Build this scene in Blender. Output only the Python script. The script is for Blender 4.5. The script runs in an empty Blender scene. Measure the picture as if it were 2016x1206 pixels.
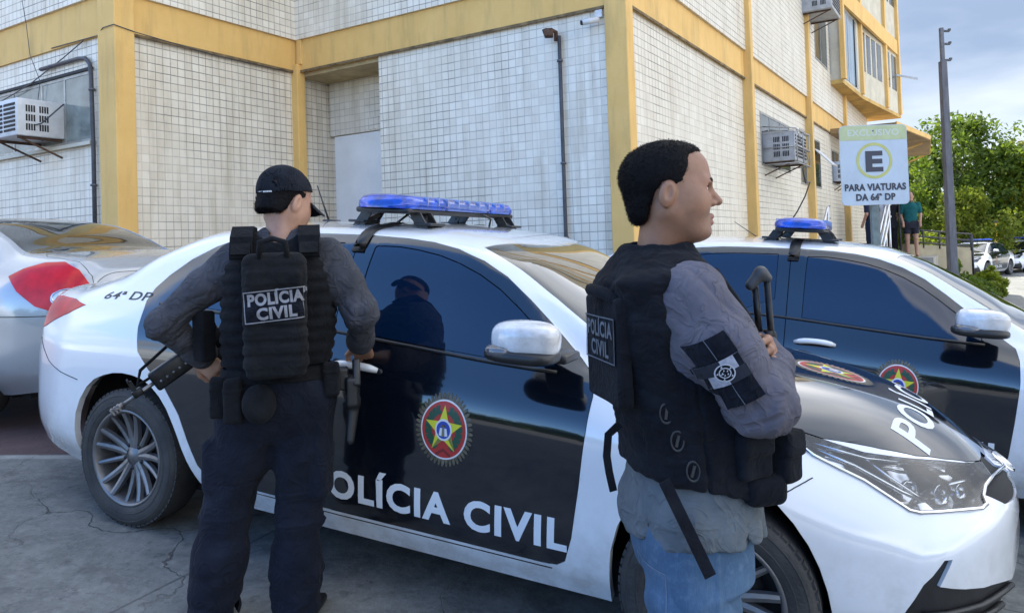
import bpy, bmesh, math, random
import numpy as np
from mathutils import Vector, Matrix, noise
from mathutils.bvhtree import BVHTree
from math import radians, sin, cos, pi
random.seed(7); np.random.seed(7)
S = bpy.context.scene
COL = S.collection

# ---------------------------------------------------------------- camera
def cam_axes(pitch, roll):
    f = Vector((0, cos(pitch), sin(pitch))); r = Vector((1, 0, 0)); d = f.cross(r)
    c, s = cos(roll), sin(roll)
    return c*r + s*d, -s*r + c*d, f
PITCH, ROLL, CAM_H, FOC = radians(1.4), radians(1.88), 1.232, 1500.0
cr, cd, cf = cam_axes(PITCH, ROLL)
cam = bpy.data.objects.new('camera', bpy.data.cameras.new('camera')); COL.objects.link(cam)
cam.matrix_world = Matrix(((cr.x, -cd.x, -cf.x, 0), (cr.y, -cd.y, -cf.y, 0), (cr.z, -cd.z, -cf.z, CAM_H), (0, 0, 0, 1)))
cam.data.sensor_fit = 'HORIZONTAL'; cam.data.sensor_width = 36
cam.data.lens = 36*FOC/2016; cam.data.shift_y = -153/2016
cam.data.clip_start = .05; cam.data.clip_end = 3000
S.camera = cam

# ---------------------------------------------------------------- light
SUN_EL, SUN_AZ = radians(56), radians(-14)          # azimuth measured from +Y towards +X
sd = Vector((sin(SUN_AZ)*cos(SUN_EL), cos(SUN_AZ)*cos(SUN_EL), sin(SUN_EL)))
sun = bpy.data.objects.new('sun', bpy.data.lights.new('sun', 'SUN')); COL.objects.link(sun)
sun.data.energy = 2.6; sun.data.angle = radians(.5); sun.data.color = (1, .95, .86)
sun.rotation_euler = sd.to_track_quat('Z', 'Y').to_euler(); sun.location = (0, 0, 30)
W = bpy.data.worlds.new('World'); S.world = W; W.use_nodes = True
def build_world():
    nt = W.node_tree; nt.nodes.clear(); N = nt.nodes.new; L = nt.links.new
    out = N('ShaderNodeOutputWorld'); bg = N('ShaderNodeBackground'); bg.inputs[1].default_value = .15
    sky = N('ShaderNodeTexSky'); sky.sky_type = 'NISHITA'; sky.sun_disc = False
    sky.sun_elevation = SUN_EL; sky.sun_rotation = SUN_AZ; sky.altitude = 1500; sky.dust_density = .15; sky.ozone_density = 6; sky.air_density = 1.0
    tc = N('ShaderNodeTexCoord'); sep = N('ShaderNodeSeparateXYZ'); L(tc.outputs['Generated'], sep.inputs[0])
    def m(op, a, b=None, c=None):
        n = N('ShaderNodeMath'); n.operation = op
        for i, v in enumerate((a, b, c)):
            if v is None: continue
            if isinstance(v, (int, float)): n.inputs[i].default_value = v
            else: L(v, n.inputs[i])
        return n.outputs[0]
    zz = m('ADD', m('MAXIMUM', sep.outputs[2], 0), .16)          # project on a cloud deck
    cx = m('DIVIDE', sep.outputs[0], zz); cy = m('DIVIDE', sep.outputs[1], zz)
    cv = N('ShaderNodeCombineXYZ'); L(cx, cv.inputs[0]); L(cy, cv.inputs[1])
    n1 = N('ShaderNodeTexNoise'); n1.inputs['Scale'].default_value = .85; n1.inputs['Detail'].default_value = 7; n1.inputs['Roughness'].default_value = .58
    n1.inputs['Distortion'].default_value = .3
    L(cv.outputs[0], n1.inputs['Vector'])
    n2 = N('ShaderNodeTexNoise'); n2.inputs['Scale'].default_value = .55; n2.inputs['Detail'].default_value = 6
    off = N('ShaderNodeVectorMath'); off.operation = 'ADD'; L(cv.outputs[0], off.inputs[0]); off.inputs[1].default_value = (3.7, 1.2, 0); L(off.outputs[0], n2.inputs['Vector'])
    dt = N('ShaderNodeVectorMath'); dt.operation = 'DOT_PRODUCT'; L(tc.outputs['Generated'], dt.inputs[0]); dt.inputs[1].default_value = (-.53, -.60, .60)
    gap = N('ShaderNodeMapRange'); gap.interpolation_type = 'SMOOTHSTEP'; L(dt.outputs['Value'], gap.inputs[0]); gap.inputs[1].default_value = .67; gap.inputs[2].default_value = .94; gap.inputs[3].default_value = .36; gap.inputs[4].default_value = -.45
    cover = m('ADD', gap.outputs[0], 0)     # broken cloud; unseen blue gap placed where the car sides mirror it
    mask = N('ShaderNodeMapRange'); mask.interpolation_type = 'SMOOTHSTEP'
    L(m('ADD', n1.outputs[0], cover), mask.inputs[0]); mask.inputs[1].default_value = .50; mask.inputs[2].default_value = .66
    tone = N('ShaderNodeMapRange'); L(n2.outputs[0], tone.inputs[0]); tone.inputs[1].default_value = .40; tone.inputs[2].default_value = .64
    cc = N('ShaderNodeMix'); cc.data_type = 'RGBA'; L(tone.outputs[0], cc.inputs[0])
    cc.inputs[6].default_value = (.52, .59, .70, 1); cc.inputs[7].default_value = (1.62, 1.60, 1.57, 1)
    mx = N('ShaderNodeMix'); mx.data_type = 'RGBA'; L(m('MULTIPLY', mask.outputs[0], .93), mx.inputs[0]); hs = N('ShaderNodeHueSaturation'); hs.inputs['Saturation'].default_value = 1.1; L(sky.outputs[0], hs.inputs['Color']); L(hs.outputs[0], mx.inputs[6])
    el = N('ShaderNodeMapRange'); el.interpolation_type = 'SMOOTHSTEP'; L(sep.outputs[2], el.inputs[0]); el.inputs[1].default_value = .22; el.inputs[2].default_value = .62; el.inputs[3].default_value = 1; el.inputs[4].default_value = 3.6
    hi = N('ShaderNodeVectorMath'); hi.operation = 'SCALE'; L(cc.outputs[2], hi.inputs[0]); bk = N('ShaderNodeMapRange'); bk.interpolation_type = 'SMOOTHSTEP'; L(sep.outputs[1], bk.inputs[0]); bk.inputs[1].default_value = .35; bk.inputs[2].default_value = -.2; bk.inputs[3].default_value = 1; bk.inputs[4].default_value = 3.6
    L(m('MAXIMUM', el.outputs[0], bk.outputs[0]), hi.inputs[3]); L(hi.outputs[0], mx.inputs[7])      # unseen clouds overhead and behind the viewer brightened to light the yard
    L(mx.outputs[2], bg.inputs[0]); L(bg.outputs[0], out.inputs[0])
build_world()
S.view_settings.view_transform = 'Standard'; S.view_settings.look = 'None'
S.view_settings.exposure = 2.25; S.view_settings.gamma = 1
S.cycles.max_bounces = 6; S.cycles.glossy_bounces = 4

# ---------------------------------------------------------------- scene helpers
def tag(o, label, cat=None, group=None, kind=None):
    if label: o['label'] = label
    if cat: o['category'] = cat
    if group: o['group'] = group
    if kind: o['kind'] = kind
    return o
def empty(name, loc=(0, 0, 0), rot=(0, 0, 0)):
    o = bpy.data.objects.new(name, None); COL.objects.link(o); o.empty_display_size = .1
    o.location = loc; o.rotation_euler = rot; return o
def new_obj(name, me, mats=None, parent=None):
    o = bpy.data.objects.new(name, me); COL.objects.link(o)
    if mats is not None:
        for m in (mats if isinstance(mats, (list, tuple)) else [mats]): me.materials.append(m)
    if parent is not None: o.parent = parent
    return o
def copy_tree(o, parent=None):
    c = o.copy(); COL.objects.link(c)
    if parent is not None: c.parent = parent
    for ch in list(o.children): copy_tree(ch, c)
    return c

class MB:
    """collects shapes into one mesh"""
    def __init__(s): s.v = []; s.f = []; s.m = []; s.sm = []
    def add(s, vs, fs, mi=0, smooth=False):
        k = len(s.v); s.v += [tuple(v) for v in vs]
        for f in fs: s.f.append(tuple(i+k for i in f)); s.m.append(mi); s.sm.append(smooth)
    def box(s, c, h, R=None, mi=0):
        vs = [Vector((x*h[0], y*h[1], z*h[2])) for x in (-1, 1) for y in (-1, 1) for z in (-1, 1)]
        if R is not None: vs = [R @ v for v in vs]
        vs = [v+Vector(c) for v in vs]
        s.add(vs, [(0, 1, 3, 2), (4, 6, 7, 5), (0, 4, 5, 1), (2, 3, 7, 6), (0, 2, 6, 4), (1, 5, 7, 3)], mi)
    def box2(s, a, b, mi=0):
        s.box([(a[i]+b[i])/2 for i in range(3)], [abs(b[i]-a[i])/2 for i in range(3)], None, mi)
    def rbox(s, c, h, r=.01, R=None, mi=0, seg=2):
        bm = bmesh.new(); bmesh.ops.create_cube(bm, size=2)
        for v in bm.verts: v.co = Vector((v.co.x*h[0], v.co.y*h[1], v.co.z*h[2]))
        bmesh.ops.bevel(bm, geom=bm.edges[:], offset=min(r, min(h)*.95), segments=seg, affect='EDGES', profile=.5)
        vs = [(R @ v.co if R is not None else v.co)+Vector(c) for v in bm.verts]
        bm.verts.index_update()
        s.add(vs, [[v.index for v in f.verts] for f in bm.faces], mi, True); bm.free()
    def bar(s, p, q, w, h=None, up=(0, 0, 1), mi=0):
        p, q = Vector(p), Vector(q); d = q-p; l = d.length; d.normalize()
        x = Vector(up).cross(d)
        if x.length < 1e-4: x = Vector((1, 0, 0)).cross(d)
        x.normalize(); y = d.cross(x)
        s.box((p+q)/2, (w/2, (h or w)/2, l/2), Matrix((x, y, d)).transposed(), mi)
    def tube(s, pts, r, n=8, mi=0, caps=True):
        pts = [Vector(p) for p in pts]; rs = r if isinstance(r, (list, tuple)) else [r]*len(pts)
        k = len(pts); vs = []; prev = None
        for i, p in enumerate(pts):
            t = (pts[min(i+1, k-1)]-pts[max(i-1, 0)]).normalized()
            if prev is None: x = t.orthogonal().normalized()
            else:
                x = prev-t*prev.dot(t); x = x.normalized() if x.length > 1e-5 else t.orthogonal().normalized()
            prev = x; y = t.cross(x)
            for j in range(n):
                a = 2*pi*j/n; vs.append(p+(x*cos(a)+y*sin(a))*rs[i])
        fs = [(i*n+j, i*n+(j+1) % n, (i+1)*n+(j+1) % n, (i+1)*n+j) for i in range(k-1) for j in range(n)]
        if caps: fs += [tuple(range(n-1, -1, -1)), tuple((k-1)*n+j for j in range(n))]
        s.add(vs, fs, mi, True)
    def lathe(s, prof, n=32, M=None, mi=0, closed=False):
        """profile (radius, height) about local z"""
        vs = []; M = M or Matrix()
        for (r, h) in prof:
            for j in range(n):
                a = 2*pi*j/n; vs.append(M @ Vector((r*cos(a), r*sin(a), h)))
        k = len(prof); fs = []
        for i in range(k-1 if not closed else k):
            for j in range(n):
                a, b = i, (i+1) % k; fs.append((a*n+j, a*n+(j+1) % n, b*n+(j+1) % n, b*n+j))
        s.add(vs, fs, mi, True)
    def prism(s, poly, z0, z1, M=None, mi=0):
        M = M or Matrix(); n = len(poly)
        vs = [M @ Vector((x, y, z0)) for x, y in poly]+[M @ Vector((x, y, z1)) for x, y in poly]
        fs = [tuple(range(n-1, -1, -1)), tuple(range(n, 2*n))]+[(i, (i+1) % n, n+(i+1) % n, n+i) for i in range(n)]
        s.add(vs, fs, mi)
    def mesh(s, name):
        me = bpy.data.meshes.new(name); me.from_pydata(s.v, [], s.f); me.update()
        me.polygons.foreach_set('material_index', s.m); me.polygons.foreach_set('use_smooth', s.sm)
        bm = bmesh.new(); bm.from_mesh(me); bmesh.ops.recalc_face_normals(bm, faces=bm.faces[:]); bm.to_mesh(me); bm.free()
        return me
    def build(s, name, mats, parent=None): return new_obj(name, s.mesh(name), mats, parent)
def bevel(o, w=.006, seg=2, ang=40):
    m = o.modifiers.new('bevel', 'BEVEL'); m.width = w; m.segments = seg; m.limit_method = 'ANGLE'; m.angle_limit = radians(ang); return o

# ---------------------------------------------------------------- materials
def mat(name, col, rough=.5, metal=0, vary=0, vscale=8, bump=0, bscale=40, coat=0, spec=.5, col2=None, vdetail=5, bdetail=4, rvary=0, stretch=None):
    m = bpy.data.materials.new(name); m.use_nodes = True; nt = m.node_tree; N = nt.nodes.new; L = nt.links.new
    b = nt.nodes['Principled BSDF']; b.inputs['Roughness'].default_value = rough; b.inputs['Metallic'].default_value = metal
    b.inputs['Specular IOR Level'].default_value = spec
    if coat: b.inputs['Coat Weight'].default_value = coat; b.inputs['Coat Roughness'].default_value = .03
    b.inputs['Base Color'].default_value = (*col, 1)
    tc = N('ShaderNodeTexCoord'); vec = tc.outputs['Object']
    if stretch:
        mp = N('ShaderNodeMapping'); mp.inputs['Scale'].default_value = stretch; L(vec, mp.inputs[0]); vec = mp.outputs[0]
    if vary or col2:
        n = N('ShaderNodeTexNoise'); n.inputs['Scale'].default_value = vscale; n.inputs['Detail'].default_value = vdetail; n.inputs['Roughness'].default_value = .6; L(vec, n.inputs['Vector'])
        mr = N('ShaderNodeMapRange'); L(n.outputs[0], mr.inputs[0]); mr.inputs[1].default_value = .34; mr.inputs[2].default_value = .66
        mx = N('ShaderNodeMix'); mx.data_type = 'RGBA'; L(mr.outputs[0], mx.inputs[0])
        a = col if col2 else tuple(c*(1-vary) for c in col); c2 = col2 or tuple(min(1, c*(1+vary)) for c in col)
        mx.inputs[6].default_value = (*a, 1); mx.inputs[7].default_value = (*c2, 1); L(mx.outputs[2], b.inputs['Base Color'])
        if rvary:
            rr = N('ShaderNodeMapRange'); L(n.outputs[0], rr.inputs[0]); rr.inputs[1].default_value = .3; rr.inputs[2].default_value = .7
            rr.inputs[3].default_value = max(0, rough-rvary); rr.inputs[4].default_value = rough+rvary; L(rr.outputs[0], b.inputs['Roughness'])
    if bump:
        n = N('ShaderNodeTexNoise'); n.inputs['Scale'].default_value = bscale; n.inputs['Detail'].default_value = bdetail; L(vec, n.inputs['Vector'])
        bp = N('ShaderNodeBump'); bp.inputs['Strength'].default_value = min(1, bump); bp.inputs['Distance'].default_value = .01 if bump <= 1 else .01*bump; L(n.outputs[0], bp.inputs['Height']); L(bp.outputs[0], b.inputs['Normal'])
    return m
class G:
    """small node-graph helper for custom materials"""
    def __init__(s, name):
        s.m = bpy.data.materials.new(name); s.m.use_nodes = True; s.nt = s.m.node_tree; s.b = s.nt.nodes['Principled BSDF']
    def n(s, t): return s.nt.nodes.new(t)
    def l(s, a, b): s.nt.links.new(a, b)
    def math(s, op, a, b=None, c=None):
        n = s.n('ShaderNodeMath'); n.operation = op
        for i, v in enumerate((a, b, c)):
            if v is None: continue
            if isinstance(v, (int, float)): n.inputs[i].default_value = v
            else: s.l(v, n.inputs[i])
        return n.outputs[0]
    def mix(s, f, a, b):
        n = s.n('ShaderNodeMix'); n.data_type = 'RGBA'
        for i, v in ((0, f), (6, a), (7, b)):
            if isinstance(v, (int, float)): n.inputs[i].default_value = v
            elif isinstance(v, tuple): n.inputs[i].default_value = (*v, 1)
            else: s.l(v, n.inputs[i])
        return n.outputs[2]
    def noise(s, vec, scale, detail=5, rough=.55):
        n = s.n('ShaderNodeTexNoise'); n.inputs['Scale'].default_value = scale; n.inputs['Detail'].default_value = detail; n.inputs['Roughness'].default_value = rough; s.l(vec, n.inputs['Vector']); return n.outputs[0]
    def rng(s, v, a, b, c=0., d=1., smooth=False):
        n = s.n('ShaderNodeMapRange'); s.l(v, n.inputs[0])
        if smooth: n.interpolation_type = 'SMOOTHSTEP'
        for i, x in enumerate((a, b, c, d)): n.inputs[i+1].default_value = x
        return n.outputs[0]
    def obj(s): return s.n('ShaderNodeTexCoord').outputs['Object']
    def bump(s, h, strength, dist=.01):
        n = s.n('ShaderNodeBump'); n.inputs['Strength'].default_value = strength; n.inputs['Distance'].default_value = dist; s.l(h, n.inputs['Height']); s.l(n.outputs[0], s.b.inputs['Normal'])

# ---------------------------------------------------------------- ground shape: the lot falls away to the right
TH = -.4289; UX, UY = cos(TH), sin(TH)
def gz(x, y):
    u = UX*x+UY*y
    def sp(t): return math.log1p(math.exp(max(-40, min(40, t*3))))/3 if t*3 < 38 else t
    uu = -4.3+sp(u+4.3)-sp(u-4.4)
    return -.0866*(uu+3.18)
# ================================================================ GROUND
def ground_material():
    g = G('concrete yard'); P = g.n('ShaderNodeNewGeometry').outputs['Position']
    sep = g.n('ShaderNodeSeparateXYZ'); g.l(P, sep.inputs[0]); X, Y = sep.outputs[0], sep.outputs[1]
    u = g.math('ADD', g.math('MULTIPLY', X, UX), g.math('MULTIPLY', Y, UY))
    v = g.math('SUBTRACT', g.math('MULTIPLY', Y, UX), g.math('MULTIPLY', X, UY))
    n1 = g.noise(P, .9, 6, .62); n2 = g.noise(P, 6, 8, .7); n3 = g.noise(P, 60, 4, .7)
    base = g.mix(g.rng(n1, .36, .66), (.068, .071, .068), (.150, .150, .140))
    base = g.mix(g.rng(n2, .40, .66), base, g.mix(.65, base, (.22, .22, .20)))
    n4 = g.noise(P, 22, 6, .75); base = g.mix(g.rng(n4, .48, .64, 0, .6), base, g.mix(.6, base, (.27, .27, .25))); base = g.mix(g.rng(g.noise(P, 14, 5, .7), .56, .70, 0, .6), base, (.040, .043, .042))
    base = g.mix(g.rng(n3, .55, .75, 0, .45), base, (.035, .036, .038))
    # cracks
    vo = g.n('ShaderNodeTexVoronoi'); vo.feature = 'DISTANCE_TO_EDGE'; vo.inputs['Scale'].default_value = .62
    ds = g.n('ShaderNodeVectorMath'); ds.operation = 'ADD'; sc = g.n('ShaderNodeVectorMath'); sc.operation = 'SCALE'; sc.inputs[3].default_value = .5
    nn = g.n('ShaderNodeTexNoise'); nn.inputs['Scale'].default_value = 2.2; nn.inputs['Detail'].default_value = 6; g.l(P, nn.inputs['Vector']); g.l(nn.outputs[1], sc.inputs[0]); g.l(P, ds.inputs[0]); g.l(sc.outputs[0], ds.inputs[1]); g.l(ds.outputs[0], vo.inputs['Vector'])
    crack = g.rng(vo.outputs[0], .0, .004, 1, 0)
    crack = g.math('MULTIPLY', crack, g.rng(g.noise(P, .7, 2), .45, .6))
    base = g.mix(g.math('MULTIPLY', crack, .8), base, (.02, .02, .02))
    # slab joints along / across the bays
    ju = g.math('ABSOLUTE', g.math('SUBTRACT', g.math('FRACT', g.math('DIVIDE', g.math('ADD', u, 1.1), 2.9)), .5))
    jv = g.math('ABSOLUTE', g.math('SUBTRACT', g.math('FRACT', g.math('DIVIDE', g.math('ADD', v, .35), 2.7)), .5))
    jn = g.math('MULTIPLY', g.math('SUBTRACT', n2, .5), .006)
    joint = g.math('MAXIMUM', g.rng(g.math('ADD', ju, jn), .0, .004, 1, 0), g.rng(g.math('ADD', jv, jn), .0, .004, 1, 0))
    base = g.mix(g.math('MULTIPLY', joint, .75), base, (.03, .03, .03))
    # oil stains
    oil = g.rng(g.noise(P, .55, 4, .7), .60, .72)
    base = g.mix(g.math('MULTIPLY', oil, .55), base, (.035, .036, .04))
    # reddish paved bay at the left, behind a pale strip
    ub = g.rng(u, -3.1, -3.05, 1, 0); red = g.math('MULTIPLY', g.rng(Y, 4.59, 4.61), ub)
    redc = g.mix(g.rng(n2, .3, .7), (.055, .030, .030), (.085, .05, .048))
    base = g.mix(red, base, redc)
    strip = g.math('MULTIPLY', ub, g.math('MULTIPLY', g.rng(Y, 4.50, 4.53), g.rng(Y, 4.58, 4.59, 1, 0)))
    base = g.mix(g.math('MULTIPLY', strip, .8), base, g.mix(g.rng(n2, .3, .7), (.20, .20, .19), (.33, .32, .30)))
    # pale dry street far to the right
    far = g.rng(u, 5.6, 6.2)
    base = g.mix(far, base, g.mix(g.rng(n1, .3, .7), (.24, .235, .22), (.33, .32, .30)))
    g.l(base, g.b.inputs['Base Color'])
    g.l(g.rng(n1, .3, .7, .62, .9), g.b.inputs['Roughness'])
    h = g.math('ADD', g.math('MULTIPLY', n2, .5), g.math('ADD', g.math('MULTIPLY', n3, .25), g.math('MULTIPLY', crack, -.6)))
    g.bump(h, .55, .02)
    return g.m
def ground():
    xs = sorted(set([-1500, -600, -250, -120, -60, -30, -20]+[i*.5 for i in range(-24, 33)]+[20, 25, 30, 40, 60, 120, 250, 600, 1500]))
    ys = sorted(set([-1500, -600, -250, -100, -50, -25, -15]+[i*.5 for i in range(-16, 33)]+[20, 25, 30, 40, 50, 60, 90, 150, 300, 700, 1500]))
    vs = [(x, y, gz(x, y)) for y in ys for x in xs]; n = len(xs)
    fs = [(j*n+i, j*n+i+1, (j+1)*n+i+1, (j+1)*n+i) for j in range(len(ys)-1) for i in range(n-1)]
    mb = MB(); mb.add(vs, fs, 0, True)
    tag(mb.build('ground', ground_material()), 'dark grey cracked concrete yard sloping down towards a pale street', kind='structure')
ground()
# ================================================================ BUILDING (local x runs along the right-hand wall, y along the wall facing the yard)
AZ = radians(31.9)
def tile_material():
    g = G('white square wall tiles'); P = g.obj(); sep = g.n('ShaderNodeSeparateXYZ'); g.l(P, sep.inputs[0])
    hz = g.math('ADD', sep.outputs[0], sep.outputs[1]); z = sep.outputs[2]; T = .098
    a = g.math('DIVIDE', hz, T); b = g.math('DIVIDE', z, T)
    wob = g.math('MULTIPLY', g.math('SUBTRACT', g.noise(P, 5, 3), .5), .10)
    fa = g.math('ABSOLUTE', g.math('SUBTRACT', g.math('FRACT', g.math('ADD', a, wob)), .5)); fb = g.math('ABSOLUTE', g.math('SUBTRACT', g.math('FRACT', g.math('ADD', b, wob)), .5))
    ga = g.rng(fa, .440, .474, 0, 1); gb = g.rng(fb, .436, .470, 0, 1)
    cell = g.n('ShaderNodeTexWhiteNoise'); cv = g.n('ShaderNodeCombineXYZ'); g.l(g.math('FLOOR', a), cv.inputs[0]); g.l(g.math('FLOOR', b), cv.inputs[1]); g.l(cv.outputs[0], cell.inputs[0])
    n1 = g.noise(P, .8, 5, .6); n2 = g.noise(P, 9, 6, .65)
    st = g.n('ShaderNodeMapping'); st.inputs['Scale'].default_value = (6, 6, .55); g.l(P, st.inputs[0]); streak = g.noise(st.outputs[0], 1, 5, .6)
    base = g.mix(cell.outputs[0], (.70, .635, .525), (.80, .745, .635))
    base = g.mix(g.rng(n1, .35, .65, .0, .5), base, (.62, .55, .43))
    base = g.mix(g.rng(streak, .50, .72, 0, .65), base, (.44, .37, .26))
    base = g.mix(g.rng(n2, .55, .8, 0, .35), base, (.36, .35, .32))
    fade = g.rng(g.noise(P, .62, 3, .55), .38, .56, .34, 1)                # patches where the joints were painted over
    fade = g.math('MULTIPLY', fade, g.rng(g.noise(P, 3.1, 4), .3, .6, .65, 1))
    joint = g.math('MULTIPLY', g.math('MAXIMUM', g.math('MULTIPLY', ga, .85), gb), fade)
    col = g.mix(g.math('MULTIPLY', joint, .80), base, (.055, .055, .06))
    g.l(col, g.b.inputs['Base Color']); g.l(g.rng(joint, 0, 1, .38, .9), g.b.inputs['Roughness'])
    g.bump(g.math('SUBTRACT', g.math('MULTIPLY', n2, .2), joint), .5, .004)
    return g.m
M_TILE = tile_material()
def yellow_material():
    g = G('yellow painted concrete'); P = g.obj()
    st = g.n('ShaderNodeMapping'); st.inputs['Scale'].default_value = (5, 5, .8); g.l(P, st.inputs[0])
    s1 = g.noise(st.outputs[0], 1.2, 6, .6); n1 = g.noise(P, 2.2, 6, .65); n2 = g.noise(P, 24, 5, .7)
    c = g.mix(g.rng(n1, .3, .7), (.66, .40, .12), (.74, .47, .16))
    c = g.mix(g.rng(s1, .5, .72, 0, .55), c, (.40, .27, .10)); c = g.mix(g.rng(n2, .62, .8, 0, .4), c, (.33, .23, .10))
    g.l(c, g.b.inputs['Base Color']); g.b.inputs['Roughness'].default_value = .75
    g.bump(g.math('ADD', n2, g.math('MULTIPLY', n1, .6)), .35, .006); return g.m
M_YEL = yellow_material()
M_CREAM = mat('cream plaster', (.52, .48, .38), .8, vary=.12, vscale=3, bump=.3, bscale=30)
M_DOORW = mat('pale grey painted door', (.80, .79, .76), .55, vary=.07, vscale=2, bump=.1, bscale=20)
M_ALU = mat('dull aluminium', (.34, .34, .32), .45, .6, vary=.2, vscale=9)
M_PANE = mat('window pane', (.05, .06, .06), .06, spec=.6, vary=.5, vscale=3)
M_PANEG = mat('pale greenish pane', (.17, .19, .17), .12, spec=.6, vary=.4, vscale=2.5)
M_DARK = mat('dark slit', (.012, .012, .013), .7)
M_PIPE = mat('dark grey pipe', (.045, .047, .055), .5, vary=.3, vscale=12)
M_RUST = mat('rusty iron', (.085, .045, .028), .85, vary=.5, vscale=25, bump=.5, bscale=60)
M_ACW = mat('off white metal casing', (.55, .56, .57), .5, vary=.12, vscale=6)
M_ACG = mat('grey metal casing', (.36, .37, .385), .5, vary=.2, vscale=6)
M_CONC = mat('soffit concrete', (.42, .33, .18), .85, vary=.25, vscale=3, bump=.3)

BLD = empty('police_station', (1.27, 8.13, 0), (0, 0, pi/2-AZ))
tag(BLD, 'white tiled police building with yellow painted beams and pillars', 'building')
# ---- walls: every wall is a solid box, its face in the stated plane
def part(name, m, boxes, parent=BLD, bev=0):
    mb = MB()
    for a, b in boxes: mb.box2(a, b)
    o = mb.build(name, m, parent)
    if bev: bevel(o, bev)
    return o
LO, B0, B1, TOP = -1.6, 3.80, 4.25, 19.0  # unseen height of the upper floors raised to block the sun
part('wall', M_TILE, [((0, 0.004, LO), (.655, 3.48, B0))])                                            # beside the door niche, ground floor
part('wall', M_TILE, [((0.02, .002, LO), (21, 3.4, B0-.001))])                                    # right-hand long wall, ground floor
part('wall', M_TILE, [((-2.66, 5.02, LO), (5, 12, B0))])                                     # wing that comes forward on the left
part('wall', M_TILE, [((.66, 3.402, LO), (3, 5.018, B0-.002))])                                   # back of the niche
part('wall', M_TILE, [((-.07, -.07, B1), (4.75, 12, TOP))])                                    # upper floors
part('wall', M_TILE, [((-2.73, 4.95, B1), (-.072, 12, TOP-.01))])
for k in range(3): part('wall', M_TILE, [((4.75+4.91*k+.004, -.07, B1), (4.75+4.91*(k+1)-.004, 6, 6.9))])
part('wall', M_CREAM, [((4.752, -.05, 7.33), (21, 6, TOP))])
# lintel panel above the niche door, a step proud of the back wall
part('lintel_panel', M_TILE, [((.60, 3.481, 2.96), (.74, 4.998, B0-.06))])
part('lintel_panel', M_TILE, [((.585, 3.482, 2.98), (.60, 4.28, 3.15))])
d = part('door', M_DOORW, [((.625, 3.49, -.4), (.70, 4.93, 2.95))]); part('door_joint', M_DARK, [((.622, 3.86, -.4), (.626, 3.87, 2.95))], d)
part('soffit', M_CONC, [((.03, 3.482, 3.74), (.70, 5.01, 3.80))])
# ---- beams
def beam(z0, z1):
    return [((-.03, .12, z0), (.25, 5.0, z1)), ((.1, -.03, z0), (20.8, .25, z1)), ((-2.69, 4.99, z0), (.1, 5.25, z1)), ((-2.691, 5.0, z0), (-2.4, 12, z1))]
for bx in beam(B0, B1): part('beam', M_YEL, [bx])
for bx in [((-.1, -.1, 6.9), (20.8, .2, 7.33)), ((-.1, -.1, 10.2), (20.8, .2, 10.6))]: part('beam', M_YEL, [bx])
# drip line under each beam
mb = MB()
for a, b in (((-.045, .13), (-.03, 4.99)), ((.12, -.045), (20.8, -.03)), ((-2.69, 4.975), (-.05, 4.99))):
    mb.box2((a[0], a[1], B0-.012), (b[0], b[1], B0+.02))
mb.build('beam_drip', mat('grimy drip edge', (.16, .11, .055), .9, vary=.5, vscale=8), BLD)
# ---- pillars
def pillar(a, b, name='pillar'): return part(name, M_YEL, [(a, b)], BLD, .012)
pillar((-.06, -.06, LO), (.13, .20, TOP))
pillar((-2.74, 4.90, LO), (-2.5, 5.24, TOP))
pillar((-.10, 4.90, LO), (.05, 5.06, B0+.1)); pillar((-.06, 4.86, B0+.1), (.03, 4.95, TOP), 'pillar')
for s in (4.80, 9.72, 14.62): pillar((s-.075, -.15, LO), (s+.075, .1, TOP))
# ---- window of the left wing
def window(name, x0, x1, z0, z1, plane, axis, mull=(), m=M_PANE, dep=.07, fr=.035):
    """axis 'x': in a wall whose face is y = plane (outside is -y); axis 'y': face is x = plane (outside is -x)"""
    def p(t, d, z): return (t, plane+d, z) if axis == 'x' else (plane+d, t, z)
    w = MB(); e = -.012
    w.box2(p(x0, e, z0), p(x0+fr, dep, z1)); w.box2(p(x1-fr, e, z0), p(x1, dep, z1)); w.box2(p(x0+fr, e, z0), p(x1-fr, dep, z0+fr)); w.box2(p(x0+fr, e, z1-fr), p(x1-fr, dep, z1))
    for t in mull: w.box2(p(t-fr/2, e+.002, z0+fr), p(t+fr/2, dep, z1-fr))
    o = w.build('window', M_ALU, BLD)
    g = MB(); g.box2(p(x0+fr, -.004, z0+fr), p(x1-fr, .03, z1-fr)); g.build('pane', m, o)
    return o
w = window('window', 5.50, 8.6, 2.62, 3.44, -2.66, 'y', (6.08, 6.6, 7.3), M_PANEG)
mb = MB(); mb.box2((-2.72, 5.47, 2.575), (-2.6, 8.6, 2.615)); mb.build('sill', M_CREAM, w)
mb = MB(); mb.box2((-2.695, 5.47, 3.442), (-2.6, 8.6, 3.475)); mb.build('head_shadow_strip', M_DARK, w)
# windows of the right wall
window('window', 5.75, 8.0, 2.50, 3.42, 0, 'x', (6.4, 7.2)); window('window', 9.02, 9.60, 2.35, 3.5, 0, 'x', ())
window('window', 10.45, 11.25, 2.35, 3.45, 0, 'x', ()); window('window', 12.8, 13.9, 2.55, 3.42, 0, 'x', (13.3,))
window('window', 10.75, 12.3, 5.3, 6.75, -.07, 'x', (11.5,)); window('window', 12.7, 13.25, 5.3, 6.75, -.07, 'x', ()); window('window', 13.65, 14.4, 5.3, 6.75, -.07, 'x', ())
# tilted open sash beside the third bay
mb = MB(); mb.box((10.85, -.2, 3.02), (.36, .012, .26), Matrix.Rotation(-.75, 3, 'X')); mb.build('open_sash', M_ACW, BLD)
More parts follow.
